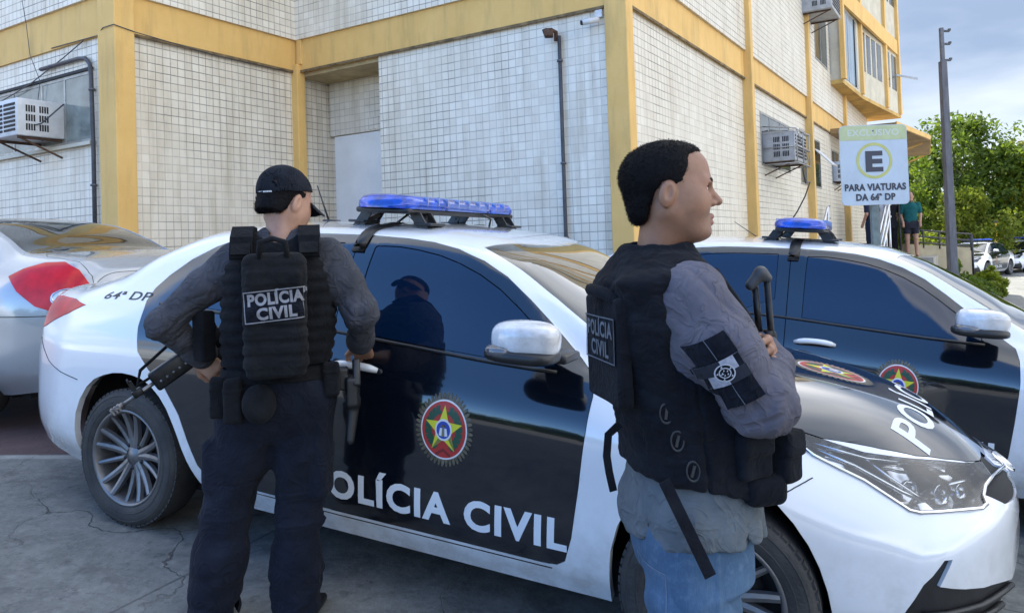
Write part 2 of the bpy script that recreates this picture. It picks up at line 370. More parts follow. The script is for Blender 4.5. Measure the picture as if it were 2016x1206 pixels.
# ---- upper bay that fans out over the entrance, yellow underneath
mb = MB(); mb.prism([(12.75, .1), (12.75, -.34), (15.5, -.44), (20.2, -.97), (20.2, .1)], 5.12, TOP-.05)
up = mb.build('upper_bay', M_CREAM, BLD)
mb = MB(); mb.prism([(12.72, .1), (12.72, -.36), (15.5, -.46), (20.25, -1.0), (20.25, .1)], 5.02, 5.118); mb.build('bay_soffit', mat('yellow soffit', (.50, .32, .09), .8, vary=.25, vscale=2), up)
def on_bay(t, z, d=0):     # point on the fanned front, t = local x
    y = -.34-(t-12.75)/2.75*.10 if t < 15.5 else -.44-(t-15.5)/4.7*.53
    return Vector((t, y-d, z))
def bay_panel(name, t0, t1, z0, z1, m, d, parent=up):
    a, b = on_bay(t0, z0), on_bay(t1, z0); n = Vector(((b-a).y, -(b-a).x, 0)).normalized()
    mb = MB(); v = [a-n*.02, b-n*.02, b+n*d, a+n*d]
    mb.add([(*p.xy, z0) for p in v]+[(*p.xy, z1) for p in v], [(3, 2, 1, 0), (4, 5, 6, 7), (0, 1, 5, 4), (1, 2, 6, 5), (2, 3, 7, 6), (3, 0, 4, 7)]); return mb.build(name, m, parent)
M_SKYG = mat('large bluish window', (.22, .30, .36), .1, spec=.7, vary=.3, vscale=1.5, stretch=(1.5, 1.5, .3))
g = bay_panel('window', 12.85, 14.9, 5.2, 7.0, M_SKYG, .012); bay_panel('frame', 14.5, 14.58, 5.2, 7.0, M_DARK, .03, g); bay_panel('frame', 13.6, 13.63, 5.2, 7.0, M_ALU, .02, g)
bay_panel('beam', 12.75, 20.2, 7.05, 7.5, M_YEL, .05); bay_panel('beam', 12.75, 20.2, 10.6, 11.1, M_YEL, .05)
for t in (12.78, 15.35, 18.3, 20.1): bay_panel('pillar', t-.09, t+.09, 5.125, TOP-.06, M_YEL, .09)
for t0, t1 in ((15.6, 16.0), (16.2, 16.6), (16.8, 17.2), (17.4, 17.9), (18.5, 19.0), (19.3, 19.9)): bay_panel('window', t0, t1, 5.85, 6.95, M_PANE, .01)
for t0, t1 in ((18.6, 19.2), (19.4, 20.0), (17.0, 17.8)): bay_panel('window', t0, t1, 8.6, 10.2, M_PANE, .01)
mb = MB()
mb.bar(on_bay(20.0, 6.4), on_bay(20.0, 6.4)+Vector((.05, -.6, -.2)), .06, .06)
mb.build('open_sash', M_ACW, BLD)
# entrance canopy with thin yellow edge
cp = MB(); cp.prism([(12.6, .0), (12.6, -1.5), (16.2, -2.0), (20.6, -1.75), (20.6, .0)], 3.78, 3.9)
c = cp.build('canopy', mat('brown canopy underside', (.26, .17, .075), .85, vary=.3, vscale=2), BLD)
cp = MB(); e = [(12.6, -1.5), (16.2, -2.0), (20.6, -1.75)]
for p, q in zip(e, e[1:]): cp.bar((*p, 3.86), (*q, 3.86), .04, .12, (0, 0, 1))
for p in ((16.5, -1.8), (20.4, -1.6)): cp.bar((*p, 3.76), (p[0]-.3, -.02, 3.1), .05)
cp.build('canopy_edge', M_YEL, c)
# the entrance landing with its steps and ramp
LW = Matrix.Rotation(pi/2-AZ, 4, 'Z'); BT = Matrix.Translation((1.27, 8.13, 0)) @ LW
st = MB()
for k in range(5): st.box2((11.9+.3*k, -1.75, -1.2), (12.2+.3*k, -.05, -.05+.14*k))
st.box2((13.4, -2.1, -1.3), (19.5, -.05, .65))
st.build('entrance_steps', mat('step concrete', (.30, .28, .24), .85, vary=.2, vscale=3, bump=.3), BLD)

# ---------------------------------------------------------------- wall mounted things
def bw(x, y, z): return BT @ Vector((x, y, z))
BROT = pi/2-AZ
def put(o, x, y, z, rz=0): o.location = bw(x, y, z); o.rotation_euler = (0, 0, BROT+rz); return o
def air_conditioner(label, w, dp, h, body, dark_front=False):
    """window unit: local -y points out of the wall, origin at the wall, bottom centre"""
    t = empty('air_conditioner'); tag(t, label, 'air conditioner', 'window air conditioners on the building')
    mb = MB(); mb.rbox((0, -dp/2+.02, h/2), (w/2, dp/2, h/2), .012); mb.build('casing', body, t)
    sl = MB()
    rows = 7
    for k in range(rows):
        z = h*.1+h*.8*(k+.5)/rows
        for a, b in ((-w*.44, -.02), (.02, w*.44)): sl.box2((a, -dp+.012, z-h*.032), (b, -dp+.03, z+h*.032))
    sl.build('rear_grille', M_DARK, t)
    sv = MB()
    for sx in (-1, 1):
        for c0 in (.35, .62):
            for r in range(3):
                for k in range(4):
                    y = -dp*c0-.028*k; z = h*(.24+.25*r); sv.box2((sx*(w/2+.001)-.002, y-.009, z-h*.09), (sx*(w/2+.001)+.002, y+.009, z+h*.09))
    sv.build('side_vents', M_DARK, t)
    br = MB()
    for sx in (-w*.4, w*.4): br.bar((sx, -dp*.9, -.015), (sx, .0, -.015), .03); br.bar((sx, -dp*.85, -.02), (sx, 0, -.22), .02)
    br.build('bracket', M_RUST, t)
    return t
put(air_conditioner('white box air conditioner in the window of the left wing', .62, .55, .43, M_ACW), -2.66, 6.42, 2.70, -pi/2)
put(air_conditioner('grey caged air conditioner under the beam of the right hand wall', 1.0, .55, .50, M_ACG), 6.35, 0, 2.55)
put(air_conditioner('large grey air conditioner high on the upper floor, cut by the picture edge', 1.1, .62, .6, M_ACG), 10.0, -.07, 6.02)
put(air_conditioner('small pale air conditioner half hidden behind the parking sign', .62, .35, .5, M_ACW), 13.3, 0, 2.62)
# cage bars round the grey unit
mb = MB()
for s in (5.82, 6.35, 6.88): mb.tube([bw(s, -.57, 2.52), bw(s, -.57, 3.08), bw(s, -.02, 3.16)], .012, 5)
for z in (2.5, 2.78, 3.06): mb.tube([bw(5.8, -.02, z), bw(5.8, -.58, z), bw(6.9, -.58, z), bw(6.9, -.02, z)], .010, 5)
mb.tube([bw(5.85, -.575, 3.05), bw(6.85, -.575, 2.55)], .008, 5)
tag(mb.build('security_cage', mat('galvanised bars', (.38, .38, .38), .5, .5)), 'thin metal bars caging the grey air conditioner on the right wall', 'cage')
mb = MB(); mb.tube([bw(6.6, -.5, 2.46), bw(6.7, -.52, 2.2), bw(7.2, -.5, 2.25), bw(7.75, -.3, 2.02), bw(7.9, -.12, 1.75), bw(7.75, -.05, 1.6)], .014, 6)
tag(mb.build('drain_hose', M_PIPE), 'dark hose hanging below the grey air conditioner', 'hose')
# pipes
def pipe(label, pts, r, clips, cat='pipe'):
    t = empty('drain_pipe', pts[-1]); tag(t, label, cat)
    mb = MB(); mb.tube([p-pts[-1] for p in pts], r, 10); mb.build('pipe', M_PIPE, t)
    mb = MB()
    for p in clips: mb.tube([p-pts[-1]+Vector((0, 0, -.012)), p-pts[-1]+Vector((0, 0, .012))], r*1.55, 10)
    mb.build('clamp', mat('grey clamp', (.12, .12, .13), .5, .5), t)
pipe('dark vertical pipe on the tiled wall beside the yellow corner pillar', [bw(-.05, .76, z) for z in (3.58, 2.6, 1.5, -.4)], .022, [bw(-.05, .76, z) for z in (3.3, 2.15, 1.32)])
pipe('dark bent pipe running beside the window of the left wing', [bw(-2.70, 6.55, 3.60), bw(-2.70, 5.70, 3.60), bw(-2.70, 5.56, 3.58), bw(-2.70, 5.47, 3.5), bw(-2.70, 5.45, 3.38), bw(-2.70, 5.43, 2.5), bw(-2.70, 5.43, 0)], .024, [bw(-2.70, 5.44, z) for z in (3.2, 2.1)]+[bw(-2.7, 6.3, 3.6)])
t = empty('flood_light', bw(-.05, .80, 3.58)); tag(t, 'rusty floodlight fitting at the top of the wall pipe', 'lamp'); t.rotation_euler = (0, 0, BROT)
mb = MB(); mb.rbox((-.11, .03, .02), (.06, .05, .045), .015, Matrix.Rotation(.5, 3, 'Z')); mb.build('housing', M_RUST, t)
mb = MB(); mb.tube([(0, 0, -.05), (0, 0, .05), (-.08, .02, .06)], .025, 8); mb.tube([(-.06, .08, .0), (-.10, .09, .08)], .03, 8); mb.build('bracket', M_RUST, t)
t = empty('security_camera', bw(-.05, .33, 3.64)); t.rotation_euler = (0, 0, BROT); tag(t, 'small white security camera next to the yellow corner pillar', 'camera')
mb = MB(); mb.tube([(-.02, -.07, .03), (-.14, .07, -.01)], .032, 12); mb.tube([(0.05, -.06, .1), (-.04, -.05, .03)], .014, 8); mb.box((.03, -.06, .1), (.03, .04, .04)); mb.build('body', M_ACW, t)
mb = MB(); mb.tube([(-.139, .069, -.01), (-.150, .081, -.013)], .026, 12); mb.build('lens', M_DARK, t)
def cable(label, pts, r=.006, name='cable'):
    mb = MB(); mb.tube(pts, r, 5); tag(mb.build(name, M_PIPE), label, 'cable')
cable('loose cable slanting across the tiles above the left window', [bw(-2.70, 7.75, 3.30), bw(-2.71, 6.8, 3.45), bw(-2.71, 6.0, 3.66), bw(-2.70, 5.6, 3.79)], .007)
cable('thin cable hanging down over the beam at the far left', [bw(-2.80, 6.80, 4.6), bw(-2.75, 6.78, 4.2), bw(-2.74, 6.72, 3.8), bw(-2.71, 6.55, 3.45), bw(-2.71, 6.62, 3.2)], .004)
cable('grey cable loop in front of the left air conditioner', [bw(-2.72, 6.0, 3.1), bw(-2.95, 6.05, 2.85), bw(-3.1, 6.3, 2.78), bw(-2.9, 6.12, 2.66)], .009)
cable('thin cable running below the beam around the left yellow pillar', [bw(-2.70, 6.3, 3.82), bw(-2.70, 5.3, 3.80), bw(-2.755, 5.1, 3.84), bw(-2.755, 4.885, 3.84), bw(-2.5, 4.885, 3.81), bw(-1.4, 4.97, 3.78), bw(-.2, 4.965, 3.78)], .006)
# ================================================================ CARS
def pchip(xs, ys):
    xs = np.array(xs, float); ys = np.array(ys, float); h = np.diff(xs); dl = np.diff(ys)/h; n = len(xs); d = np.zeros(n)
    for i in range(1, n-1):
        if dl[i-1]*dl[i] > 0:
            w1, w2 = 2*h[i]+h[i-1], h[i]+2*h[i-1]; d[i] = (w1+w2)/(w1/dl[i-1]+w2/dl[i])
    d[0], d[-1] = dl[0], dl[-1]
    def f(x):
        i = int(min(max(np.searchsorted(xs, x)-1, 0), n-2)); t = (x-xs[i])/h[i]
        return (2*t**3-3*t*t+1)*ys[i]+(t**3-2*t*t+t)*h[i]*d[i]+(-2*t**3+3*t*t)*ys[i+1]+(t**3-t*t)*h[i]*d[i+1]
    return f
#        u     y0  z0    y1   z1   y2   z2   y3   z3   y4   z4    y5   z5    y6   z6    z7
SEDAN = [
 (-1.0, .60, .31, .66, .42, .69, .62, .68, .80, .63, .90, .54, .955, .33, .975, .98),
 (-.93, .70, .25, .77, .38, .79, .62, .765, .82, .70, .945, .60, 1.01, .36, 1.03, 1.035),
 (-.65, .765, .22, .855, .36, .868, .62, .85, .84, .765, .985, .63, 1.05, .40, 1.075, 1.08),
 (-.35, .78, .20, .878, .35, .887, .62, .872, .85, .795, 1.00, .655, 1.115, .45, 1.15, 1.165),
 (-.10, .80, .20, .882, .34, .89, .62, .876, .86, .805, 1.015, .645, 1.235, .45, 1.285, 1.31),
 (.25, .80, .20, .872, .33, .888, .62, .878, .86, .812, 1.02, .632, 1.345, .47, 1.395, 1.415),
 (.60, .80, .20, .868, .33, .887, .62, .879, .85, .816, 1.02, .63, 1.385, .48, 1.430, 1.455),
 (1.15, .80, .20, .868, .33, .886, .61, .879, .835, .816, 1.005, .635, 1.398, .49, 1.446, 1.468),
 (1.60, .80, .20, .868, .33, .886, .60, .879, .82, .812, .978, .632, 1.358, .495, 1.415, 1.442),
 (1.80, .80, .20, .868, .33, .886, .595, .879, .815, .808, .962, .645, 1.268, .545, 1.345, 1.385),
 (2.00, .80, .20, .868, .33, .886, .59, .879, .81, .804, .95, .672, 1.128, .585, 1.225, 1.30),
 (2.15, .80, .20, .868, .33, .886, .585, .879, .805, .80, .94, .705, 1.018, .62, 1.13, 1.225),
 (2.30, .80, .20, .868, .33, .887, .58, .88, .80, .795, .928, .735, .972, .65, 1.035, 1.145),
 (2.45, .81, .20, .872, .34, .89, .585, .884, .79, .79, .912, .735, .948, .60, 1.005, 1.07),
 (2.60, .82, .20, .878, .36, .893, .595, .887, .785, .788, .895, .72, .928, .48, .982, 1.012),
 (2.75, .82, .20, .88, .36, .893, .60, .886, .77, .785, .872, .70, .91, .43, .968, .980),
 (3.00, .80, .20, .872, .34, .884, .56, .87, .72, .775, .81, .68, .862, .42, .932, .942),
 (3.25, .77, .19, .845, .33, .855, .53, .84, .655, .755, .735, .655, .79, .40, .866, .876),
 (3.42, .73, .195, .805, .33, .815, .49, .80, .59, .725, .66, .61, .71, .36, .77, .79),
 (3.53, .67, .21, .74, .33, .75, .46, .735, .54, .66, .595, .55, .635, .33, .685, .70)]
def car_shell(ST, bowf=.33, bowr=.17, du=.03, sub=6, caps=((.97, .025), (.90, .045), (.75, .062), (.5, .075), (.25, .08), (.02, .08)), capr=((.97, .03), (.9, .045), (.75, .055), (.5, .06), (.25, .06), (.02, .06)), zcf=.50, zcr=.62):
    us = [s[0] for s in ST]; fs = [pchip(us, [s[i] for s in ST]) for i in range(1, 16)]
    u0, u1 = us[0], us[-1]
    ul = list(np.linspace(u0, u1, int((u1-u0)/du)+1))
    def ring(u):
        v = [f(u) for f in fs]; P = [(v[2*i], v[2*i+1]) for i in range(7)]+[(0, v[14])]
        P = np.array(P); Q = np.vstack([2*P[0]-P[1], P, [-P[6][0], P[6][1]]]); out = []
        for i in range(7):
            p0, p1, p2, p3 = Q[i], Q[i+1], Q[i+2], Q[i+3]
            # centripetal Catmull-Rom
            t0 = 0; t1 = t0+np.linalg.norm(p1-p0)**.5; t2 = t1+np.linalg.norm(p2-p1)**.5; t3 = t2+np.linalg.norm(p3-p2)**.5
            for k in range(sub):
                t = t1+(t2-t1)*k/sub
                a1 = (t1-t)/(t1-t0)*p0+(t-t0)/(t1-t0)*p1; a2 = (t2-t)/(t2-t1)*p1+(t-t1)/(t2-t1)*p2; a3 = (t3-t)/(t3-t2)*p2+(t-t2)/(t3-t2)*p3
                b1 = (t2-t)/(t2-t0)*a1+(t-t0)/(t2-t0)*a2; b2 = (t3-t)/(t3-t1)*a2+(t-t1)/(t3-t1)*a3
                out.append((t2-t)/(t2-t1)*b1+(t-t1)/(t2-t1)*b2)
        out.append(P[7]); return np.array(out)
    def sst(t): t = min(max(t, 0), 1); return t*t*(3-2*t)
    rows = []
    def place(u, R, wf, wr, dx=0):
        y = R[:, 0]; x = u+dx-bowf*wf*(np.abs(y)/.8)**2.4+bowr*wr*(np.abs(y)/.8)**2.6
        return np.c_[x, -y, R[:, 1]]
    for s, dx in reversed(capr):
        R = ring(u0); Q = R.copy(); Q[:, 0] *= s; Q[:, 1] = zcr+(Q[:, 1]-zcr)*s; rows.append(place(u0, Q, 0, 1, -dx))
    for u in ul: rows.append(place(u, ring(u), sst((u-2.45)/.95), sst((-.35-u)/.55)))
    for s, dx in caps:
        R = ring(u1); Q = R.copy(); Q[:, 0] *= s; Q[:, 1] = zcf+(Q[:, 1]-zcf)*s; rows.append(place(u1, Q, 1, 0, dx))
    n = len(rows[0]); V = np.vstack(rows)
    F = [(i*n+j, i*n+j+1, (i+1)*n+j+1, (i+1)*n+j) for i in range(len(rows)-1) for j in range(n-1)]
    return V, F
def inpoly(p, poly):
    x, y = p; c = False; n = len(poly); j = n-1
    for i in range(n):
        xi, yi = poly[i]; xj, yj = poly[j]
        if (yi > y) != (yj > y) and x < (xj-xi)*(y-yi)/(yj-yi)+xi: c = not c
        j = i
    return c
SIDE = (Vector((1, 0, 0)), Vector((0, 0, 1))); TOPV = (Vector((1, 0, 0)), Vector((0, -1, 0))); FRQ = (Vector((.70711, .70711, 0)), Vector((0, 0, 1))); RRQ = (Vector((.70711, -.70711, 0)), Vector((0, 0, 1)))
def smooth_poly(p, it=2, closed=True):
    for _ in range(it):
        q = []; n = len(p)
        for i in range(n):
            a, b = p[i], p[(i+1) % n]; q += [(.75*a[0]+.25*b[0], .75*a[1]+.25*b[1]), (.25*a[0]+.75*b[0], .25*a[1]+.75*b[1])]
        p = q
    return p
class Car:
    def __init__(s, ST, cuts, **kw):
        s.V, s.F = car_shell(ST, **kw)
        me = bpy.data.meshes.new('tmp'); me.from_pydata(s.V.tolist(), [], s.F); bm = bmesh.new(); bm.from_mesh(me); bpy.data.meshes.remove(me)
        bm.normal_update()
        if sum(f.normal.dot(f.calc_center_median()-Vector((1.3, 0, .6))) for f in bm.faces) < 0: bmesh.ops.reverse_faces(bm, faces=bm.faces[:])
        bm.normal_update()
        for v in bm.verts:
            if abs(v.co.y) < 1e-6: v.normal = Vector((v.normal.x, 0, v.normal.z)).normalized()
        s.N0 = [v.normal.copy() for v in bm.verts]; s.V0 = [v.co.copy() for v in bm.verts]
        s.bvh = BVHTree.FromBMesh(bm); bm.verts.index_update(); s.F0 = [[v.index for v in f.verts] for f in bm.faces]
        for name, poly, (su, sv), reg in cuts:
            n = len(poly)
            for i in range(n):
                a, b = poly[i], poly[(i+1) % n]; lo = (min(a[0], b[0])-.003, min(a[1], b[1])-.003); hi = (max(a[0], b[0])+.003, max(a[1], b[1])+.003)
                fs = []
                for f in bm.faces:
                    c = f.calc_center_median()
                    if not reg(c, f.normal): continue
                    ss = [v.co.dot(su) for v in f.verts]; tt = [v.co.dot(sv) for v in f.verts]
                    if max(ss) < lo[0] or min(ss) > hi[0] or max(tt) < lo[1] or min(tt) > hi[1]: continue
                    fs.append(f)
                if not fs: continue
                nn = su*(b[1]-a[1])-sv*(b[0]-a[0])
                if nn.length < 1e-9: continue
                g = set(fs)
                for f in fs: g.update(f.edges); g.update(f.verts)
                bmesh.ops.bisect_plane(bm, geom=list(g), dist=1e-5, plane_co=su*a[0]+sv*a[1], plane_no=nn.normalized())
            bm.normal_update()
        s.lab = {}
        for f in bm.faces:
            c = f.calc_center_median(); L = 'body'
            for name, poly, (su, sv), reg in cuts:
                if reg(c, f.normal) and inpoly((c.dot(su), c.dot(sv)), poly): L = name; break
            s.lab.setdefault(L, []).append(f)
        s.bm = bm
    def normal_at(s, p):
        q = Vector((p.x, -abs(p.y), p.z)); co, n, i, d = s.bvh.find_nearest(q)
        vs = s.F0[i]; ws = [1/((s.V0[k]-co).length+1e-5) for k in vs]
        r = sum((s.N0[k]*w for k, w in zip(vs, ws)), Vector()).normalized()
        return r if p.y <= 0 else Vector((r.x, -r.y, r.z))
    def panel(s, name, lab, m, parent=None, gap=.0022, lip=.014, off=0, both=True, side=-1, thick=None, keep=None):
        labs = lab if isinstance(lab, (list, tuple)) else [lab]
        faces = [f for l in labs for f in s.lab.get(l, []) if keep is None or keep(f)]
        fs = set(faces); idx = {}; vs = []; F = []
        for f in faces:
            F.append([idx.setdefault(v, len(idx)) for v in f.verts])
        inv = list(idx.keys()); co = [v.co.copy() for v in inv]; nrm = [s.normal_at(v.co) for v in inv]
        push = {}; bed = []
        for f in faces:
            for lp in f.loops:
                e = lp.edge
                if sum(1 for g in e.link_faces if g in fs) == 1 and not all(abs(v.co.y) < 1e-4 for v in e.verts):
                    a, b = lp.vert, lp.link_loop_next.vert; bed.append((idx[a], idx[b]))
                    d = f.normal.cross(b.co-a.co)
                    if d.length > 1e-9:
                        d.normalize()
                        for v in (a, b): push.setdefault(idx[v], []).append(d)
        for i, ds in push.items():
            m_ = sum(ds, Vector())
            if m_.length > 1e-6:
                m_.normalize(); k = gap/max(.4, sum(m_.dot(d) for d in ds)/len(ds))
                q = co[i]+m_*k
                if abs(co[i].y) < 1e-4: q.y = co[i].y
                co[i] = q
        co = [c+n*off for c, n in zip(co, nrm)]
        nv = len(co); lipi = {}; rims = []
        if lip:
            for a, b in bed:
                for i in (a, b):
                    if i not in lipi: lipi[i] = len(co); co.append(co[i]-nrm[i]*lip); nrm.append(nrm[i])
                rims.append((b, a, lipi[a], lipi[b]))
        V = [tuple(c) for c in co]; NN = [tuple(n) for n in nrm]; FF = [tuple(f) for f in F]; RR = list(rims)
        if both or side == 1:
            k = len(V); V2 = [(c[0], -c[1], c[2]) for c in V]; N2 = [(n[0], -n[1], n[2]) for n in NN]; F2 = [tuple(reversed([i+k for i in f])) for f in FF]; R2 = [tuple(reversed([i+k for i in r])) for r in RR]
            if both: V += V2; NN += N2; FF += F2; RR += R2
            else: V, NN, FF, RR = V2, N2, [tuple(i-k for i in f) for f in F2], [tuple(i-k for i in r) for r in R2]
        me = bpy.data.meshes.new(name); me.from_pydata(V, [], FF+RR); me.update()
        sm = [True]*len(FF)+[False]*len(RR); me.polygons.foreach_set('use_smooth', sm)
        ln = []
        for i, p in enumerate(me.polygons):
            for vi in p.vertices: ln.append(NN[vi] if i < len(FF) else tuple(p.normal))
        me.normals_split_custom_set(ln)
        if both:   # weld the centre line
            pass
        return new_obj(name, me, m, parent)
    def drop(s, p, d=None):
        """point on the skin below / beside p"""
        q = s.bvh.ray_cast(Vector(p), Vector(d)); return q[0], q[1]

def text_mesh(body, size, bold=0., spacing=1., shear=0., align='CENTER', cell=.03):
    cu = bpy.data.curves.new('lettering', 'FONT'); cu.body = body; cu.size = size; cu.offset = bold*size; cu.space_character = spacing; cu.shear = shear; cu.align_x = align; cu.resolution_u = 4; cu.fill_mode = 'FRONT'
    o = bpy.data.objects.new('lettering', cu); COL.objects.link(o); bpy.context.view_layer.update()
    me = bpy.data.meshes.new_from_object(o.evaluated_get(bpy.context.evaluated_depsgraph_get())); bpy.data.objects.remove(o); bpy.data.curves.remove(cu)
    bm = bmesh.new(); bm.from_mesh(me); bpy.data.meshes.remove(me); grid_cut(bm, cell); return bm
def grid_cut(bm, cell):
    for ax in (0, 1):
        lo = min(v.co[ax] for v in bm.verts); hi = max(v.co[ax] for v in bm.verts); no = Vector((1, 0, 0)) if ax == 0 else Vector((0, 1, 0)); t = math.ceil(lo/cell)*cell
        while t < hi:
            bmesh.ops.bisect_plane(bm, geom=bm.verts[:]+bm.edges[:]+bm.faces[:], dist=1e-6, plane_co=no*t, plane_no=no); t += cell
def drape(bm, fn, name, m, parent):
    """fn maps flat (x, y, layer) to the point on the surface"""
    for v in bm.verts: v.co = fn(v.co.x, v.co.y, v.co.z)
    me = bpy.data.meshes.new(name); bm.to_mesh(me); bm.free()
    for p in me.polygons: p.use_smooth = True
    return new_obj(name, me, m, parent)

# ---- paints
def paint(name, col, dirt=0, rough=.18, metal=0, flake=0):
    g = G(name); P = g.obj(); g.b.inputs['Roughness'].default_value = rough; g.b.inputs['Metallic'].default_value = metal
    g.b.inputs['Coat Weight'].default_value = 1; g.b.inputs['Coat Roughness'].default_value = .02
    c = col
    if dirt:
        sep = g.n('ShaderNodeSeparateXYZ'); g.l(P, sep.inputs[0])
        low = g.rng(sep.outputs[2], .15, .62, 1, 0); n = g.noise(P, 7, 7, .7); f = g.math('MULTIPLY', g.math('MULTIPLY', low, g.rng(n, .42, .72)), dirt)
        c = g.mix(f, col, (.25, .21, .16)); g.l(g.rng(f, 0, .6, .02, .45), g.b.inputs['Coat Roughness']); g.l(c, g.b.inputs['Base Color'])
    else: g.b.inputs['Base Color'].default_value = (*col, 1)
    wav = g.n('ShaderNodeTexNoise'); wav.inputs['Scale'].default_value = 2.3; wav.inputs['Detail'].default_value = 2; g.l(P, wav.inputs['Vector']); g.bump(wav.outputs[0], .06, .02)
    bp = g.b.inputs['Normal'].links[0].from_socket; g.l(bp, g.b.inputs['Coat Normal'])
    return g.m
P_WHITE = paint('white car paint', (.70, .71, .72), .75); P_BLACK = paint('black car paint', (.0025, .0045, .009), .18, .12); P_SILVER = paint('silver car paint', (.34, .35, .36), .3, .25, .35)
M_GLASS = mat('tinted car glass', (.002, .010, .030), .015, spec=.6, coat=.35)
M_WSH = mat('windscreen glass', (.014, .014, .012), .02, spec=.9, coat=1)
M_GAP = mat('dark gap', (.006, .006, .007), .8)
M_PLAS = mat('black plastic', (.012, .012, .013), .42, vary=.3, vscale=20, bump=.1, bscale=200)
M_TYRE = mat('tyre rubber', (.018, .018, .019), .75, vary=.6, vscale=6, bump=.3, bscale=90, col2=(.045, .043, .04))
M_RIM = mat('grey alloy', (.17, .168, .17), .42, .65, vary=.15, vscale=10)
M_RIMD = mat('dark alloy face', (.03, .03, .033), .5, .6)
M_CHROME = mat('chrome', (.62, .63, .65), .08, 1)
M_RED = mat('red lamp glass', (.50, .008, .010), .22, spec=.4, vary=.18, vscale=12)
M_LENSC = mat('clear lamp glass', (.42, .43, .45), .12, .4, coat=1, vary=.3, vscale=40)
M_TXTW = mat('white vinyl lettering', (.66, .68, .70), .45, vary=.05, vscale=4)
M_TXTB = mat('black vinyl lettering', (.01, .01, .014), .4)
def lens_material():
    g = G('headlight lens'); nt = g.nt; out = [n for n in nt.nodes if n.type == 'OUTPUT_MATERIAL'][0]
    t = g.n('ShaderNodeBsdfTransparent'); t.inputs[0].default_value = (.86, .88, .9, 1); gl = g.n('ShaderNodeBsdfGlossy'); gl.inputs['Roughness'].default_value = .02
    fr = g.n('ShaderNodeFresnel'); fr.inputs[0].default_value = 1.55; mx = g.n('ShaderNodeMixShader'); g.l(g.math('MULTIPLY_ADD', fr.outputs[0], 1.0, .05), mx.inputs[0]); g.l(t.outputs[0], mx.inputs[1]); g.l(gl.outputs[0], mx.inputs[2]); g.l(mx.outputs[0], out.inputs[0]); nt.nodes.remove(g.b); return g.m
M_LENS = lens_material()

side = lambda c, n: n.y < -.22 and c.z < 1.42
topr = lambda c, n: n.z > .25
frq = lambda c, n: c.x > 2.7 and c.y < -.12 and n.dot(Vector((.707, -.707, 0))) > -.15
ARCH_R = smooth_poly([(-.34, -.2), (-.345, .36), (-.33, .52), (-.25, .645), (-.12, .70), (0, .714), (.13, .695), (.24, .615), (.32, .50), (.37, .40), (.44, .28), (.50, .15), (.5, -.2)], 1)
ARCH_F = smooth_poly([(2.33, -.2), (2.325, .36), (2.365, .54), (2.46, .66), (2.58, .722), (2.70, .732), (2.82, .69), (2.93, .58), (3.00, .45), (3.035, .3), (3.05, -.2)], 1)
F_GLASS = smooth_poly([(1.185, 1.020), (1.185, 1.026), (1.19, 1.36), (1.20, 1.366), (1.34, 1.368), (1.55, 1.336), (1.74, 1.262), (1.93, 1.128), (2.055, 1.015), (2.075, .985), (2.04, .972), (1.80, .984)], 1)
R_GLASS = smooth_poly([(1.03, 1.030), (.25, 1.045), (.14, 1.05), (.17, 1.10), (.30, 1.235), (.48, 1.325), (.70, 1.358), (1.025, 1.37), (1.03, 1.365)], 1)
F_DOOR = [(1.10, .305), (2.08, .302), (2.14, .307), (2.172, .33), (2.196, .42), (2.215, .6), (2.230, .79), (2.232, .90), (2.22, .955), (2.159, 1.0), (2.10, 1.045), (2.022, 1.11), (1.91, 1.198), (1.8, 1.277), (1.69, 1.333), (1.568, 1.373), (1.45, 1.394), (1.325, 1.404), (1.15, 1.408), (1.10, 1.408)]
R_DOOR = [(1.10, .305), (1.10, 1.408), (.85, 1.402), (.7, 1.396), (.55, 1.382), (.42, 1.358), (.30, 1.312), (.18, 1.245), (.08, 1.165), (.02, 1.10), (.0, 1.04), (.02, .93), (.06, .82), (.14, .745), (.24, .68), (.335, .57), (.40, .45), (.45, .36), (.50, .315), (.55, .305)]
WSH = [(2.60, -.02), (2.585, .25), (2.50, .48), (2.37, .672), (2.30, .66), (2.15, .64), (2.0, .612), (1.8, .59), (1.655, .572), (1.70, .45), (1.75, .28), (1.775, .12), (1.78, -.02)]
HOOD = [(2.63, -.02), (2.615, .25), (2.53, .50), (2.43, .68), (2.47, .715), (2.6, .715), (2.75, .702), (2.874, .683), (2.96, .660), (3.026, .628), (3.14, .573), (3.245, .507), (3.34, .42), (3.41, .34), (3.466, .245), (3.497, .13), (3.505, -.02)]
RWIN = [(-.42, -.02), (-.40, .3), (-.345, .52), (-.30, .575), (-.10, .555), (.10, .52), (.30, .48), (.40, .45), (.44, .3), (.455, -.02)]
TRUNK = [(-.47, -.02), (-.46, .3), (-.40, .54), (-.44, .60), (-.60, .60), (-.95, .56), (-1.1, .54), (-1.1, -.02)]
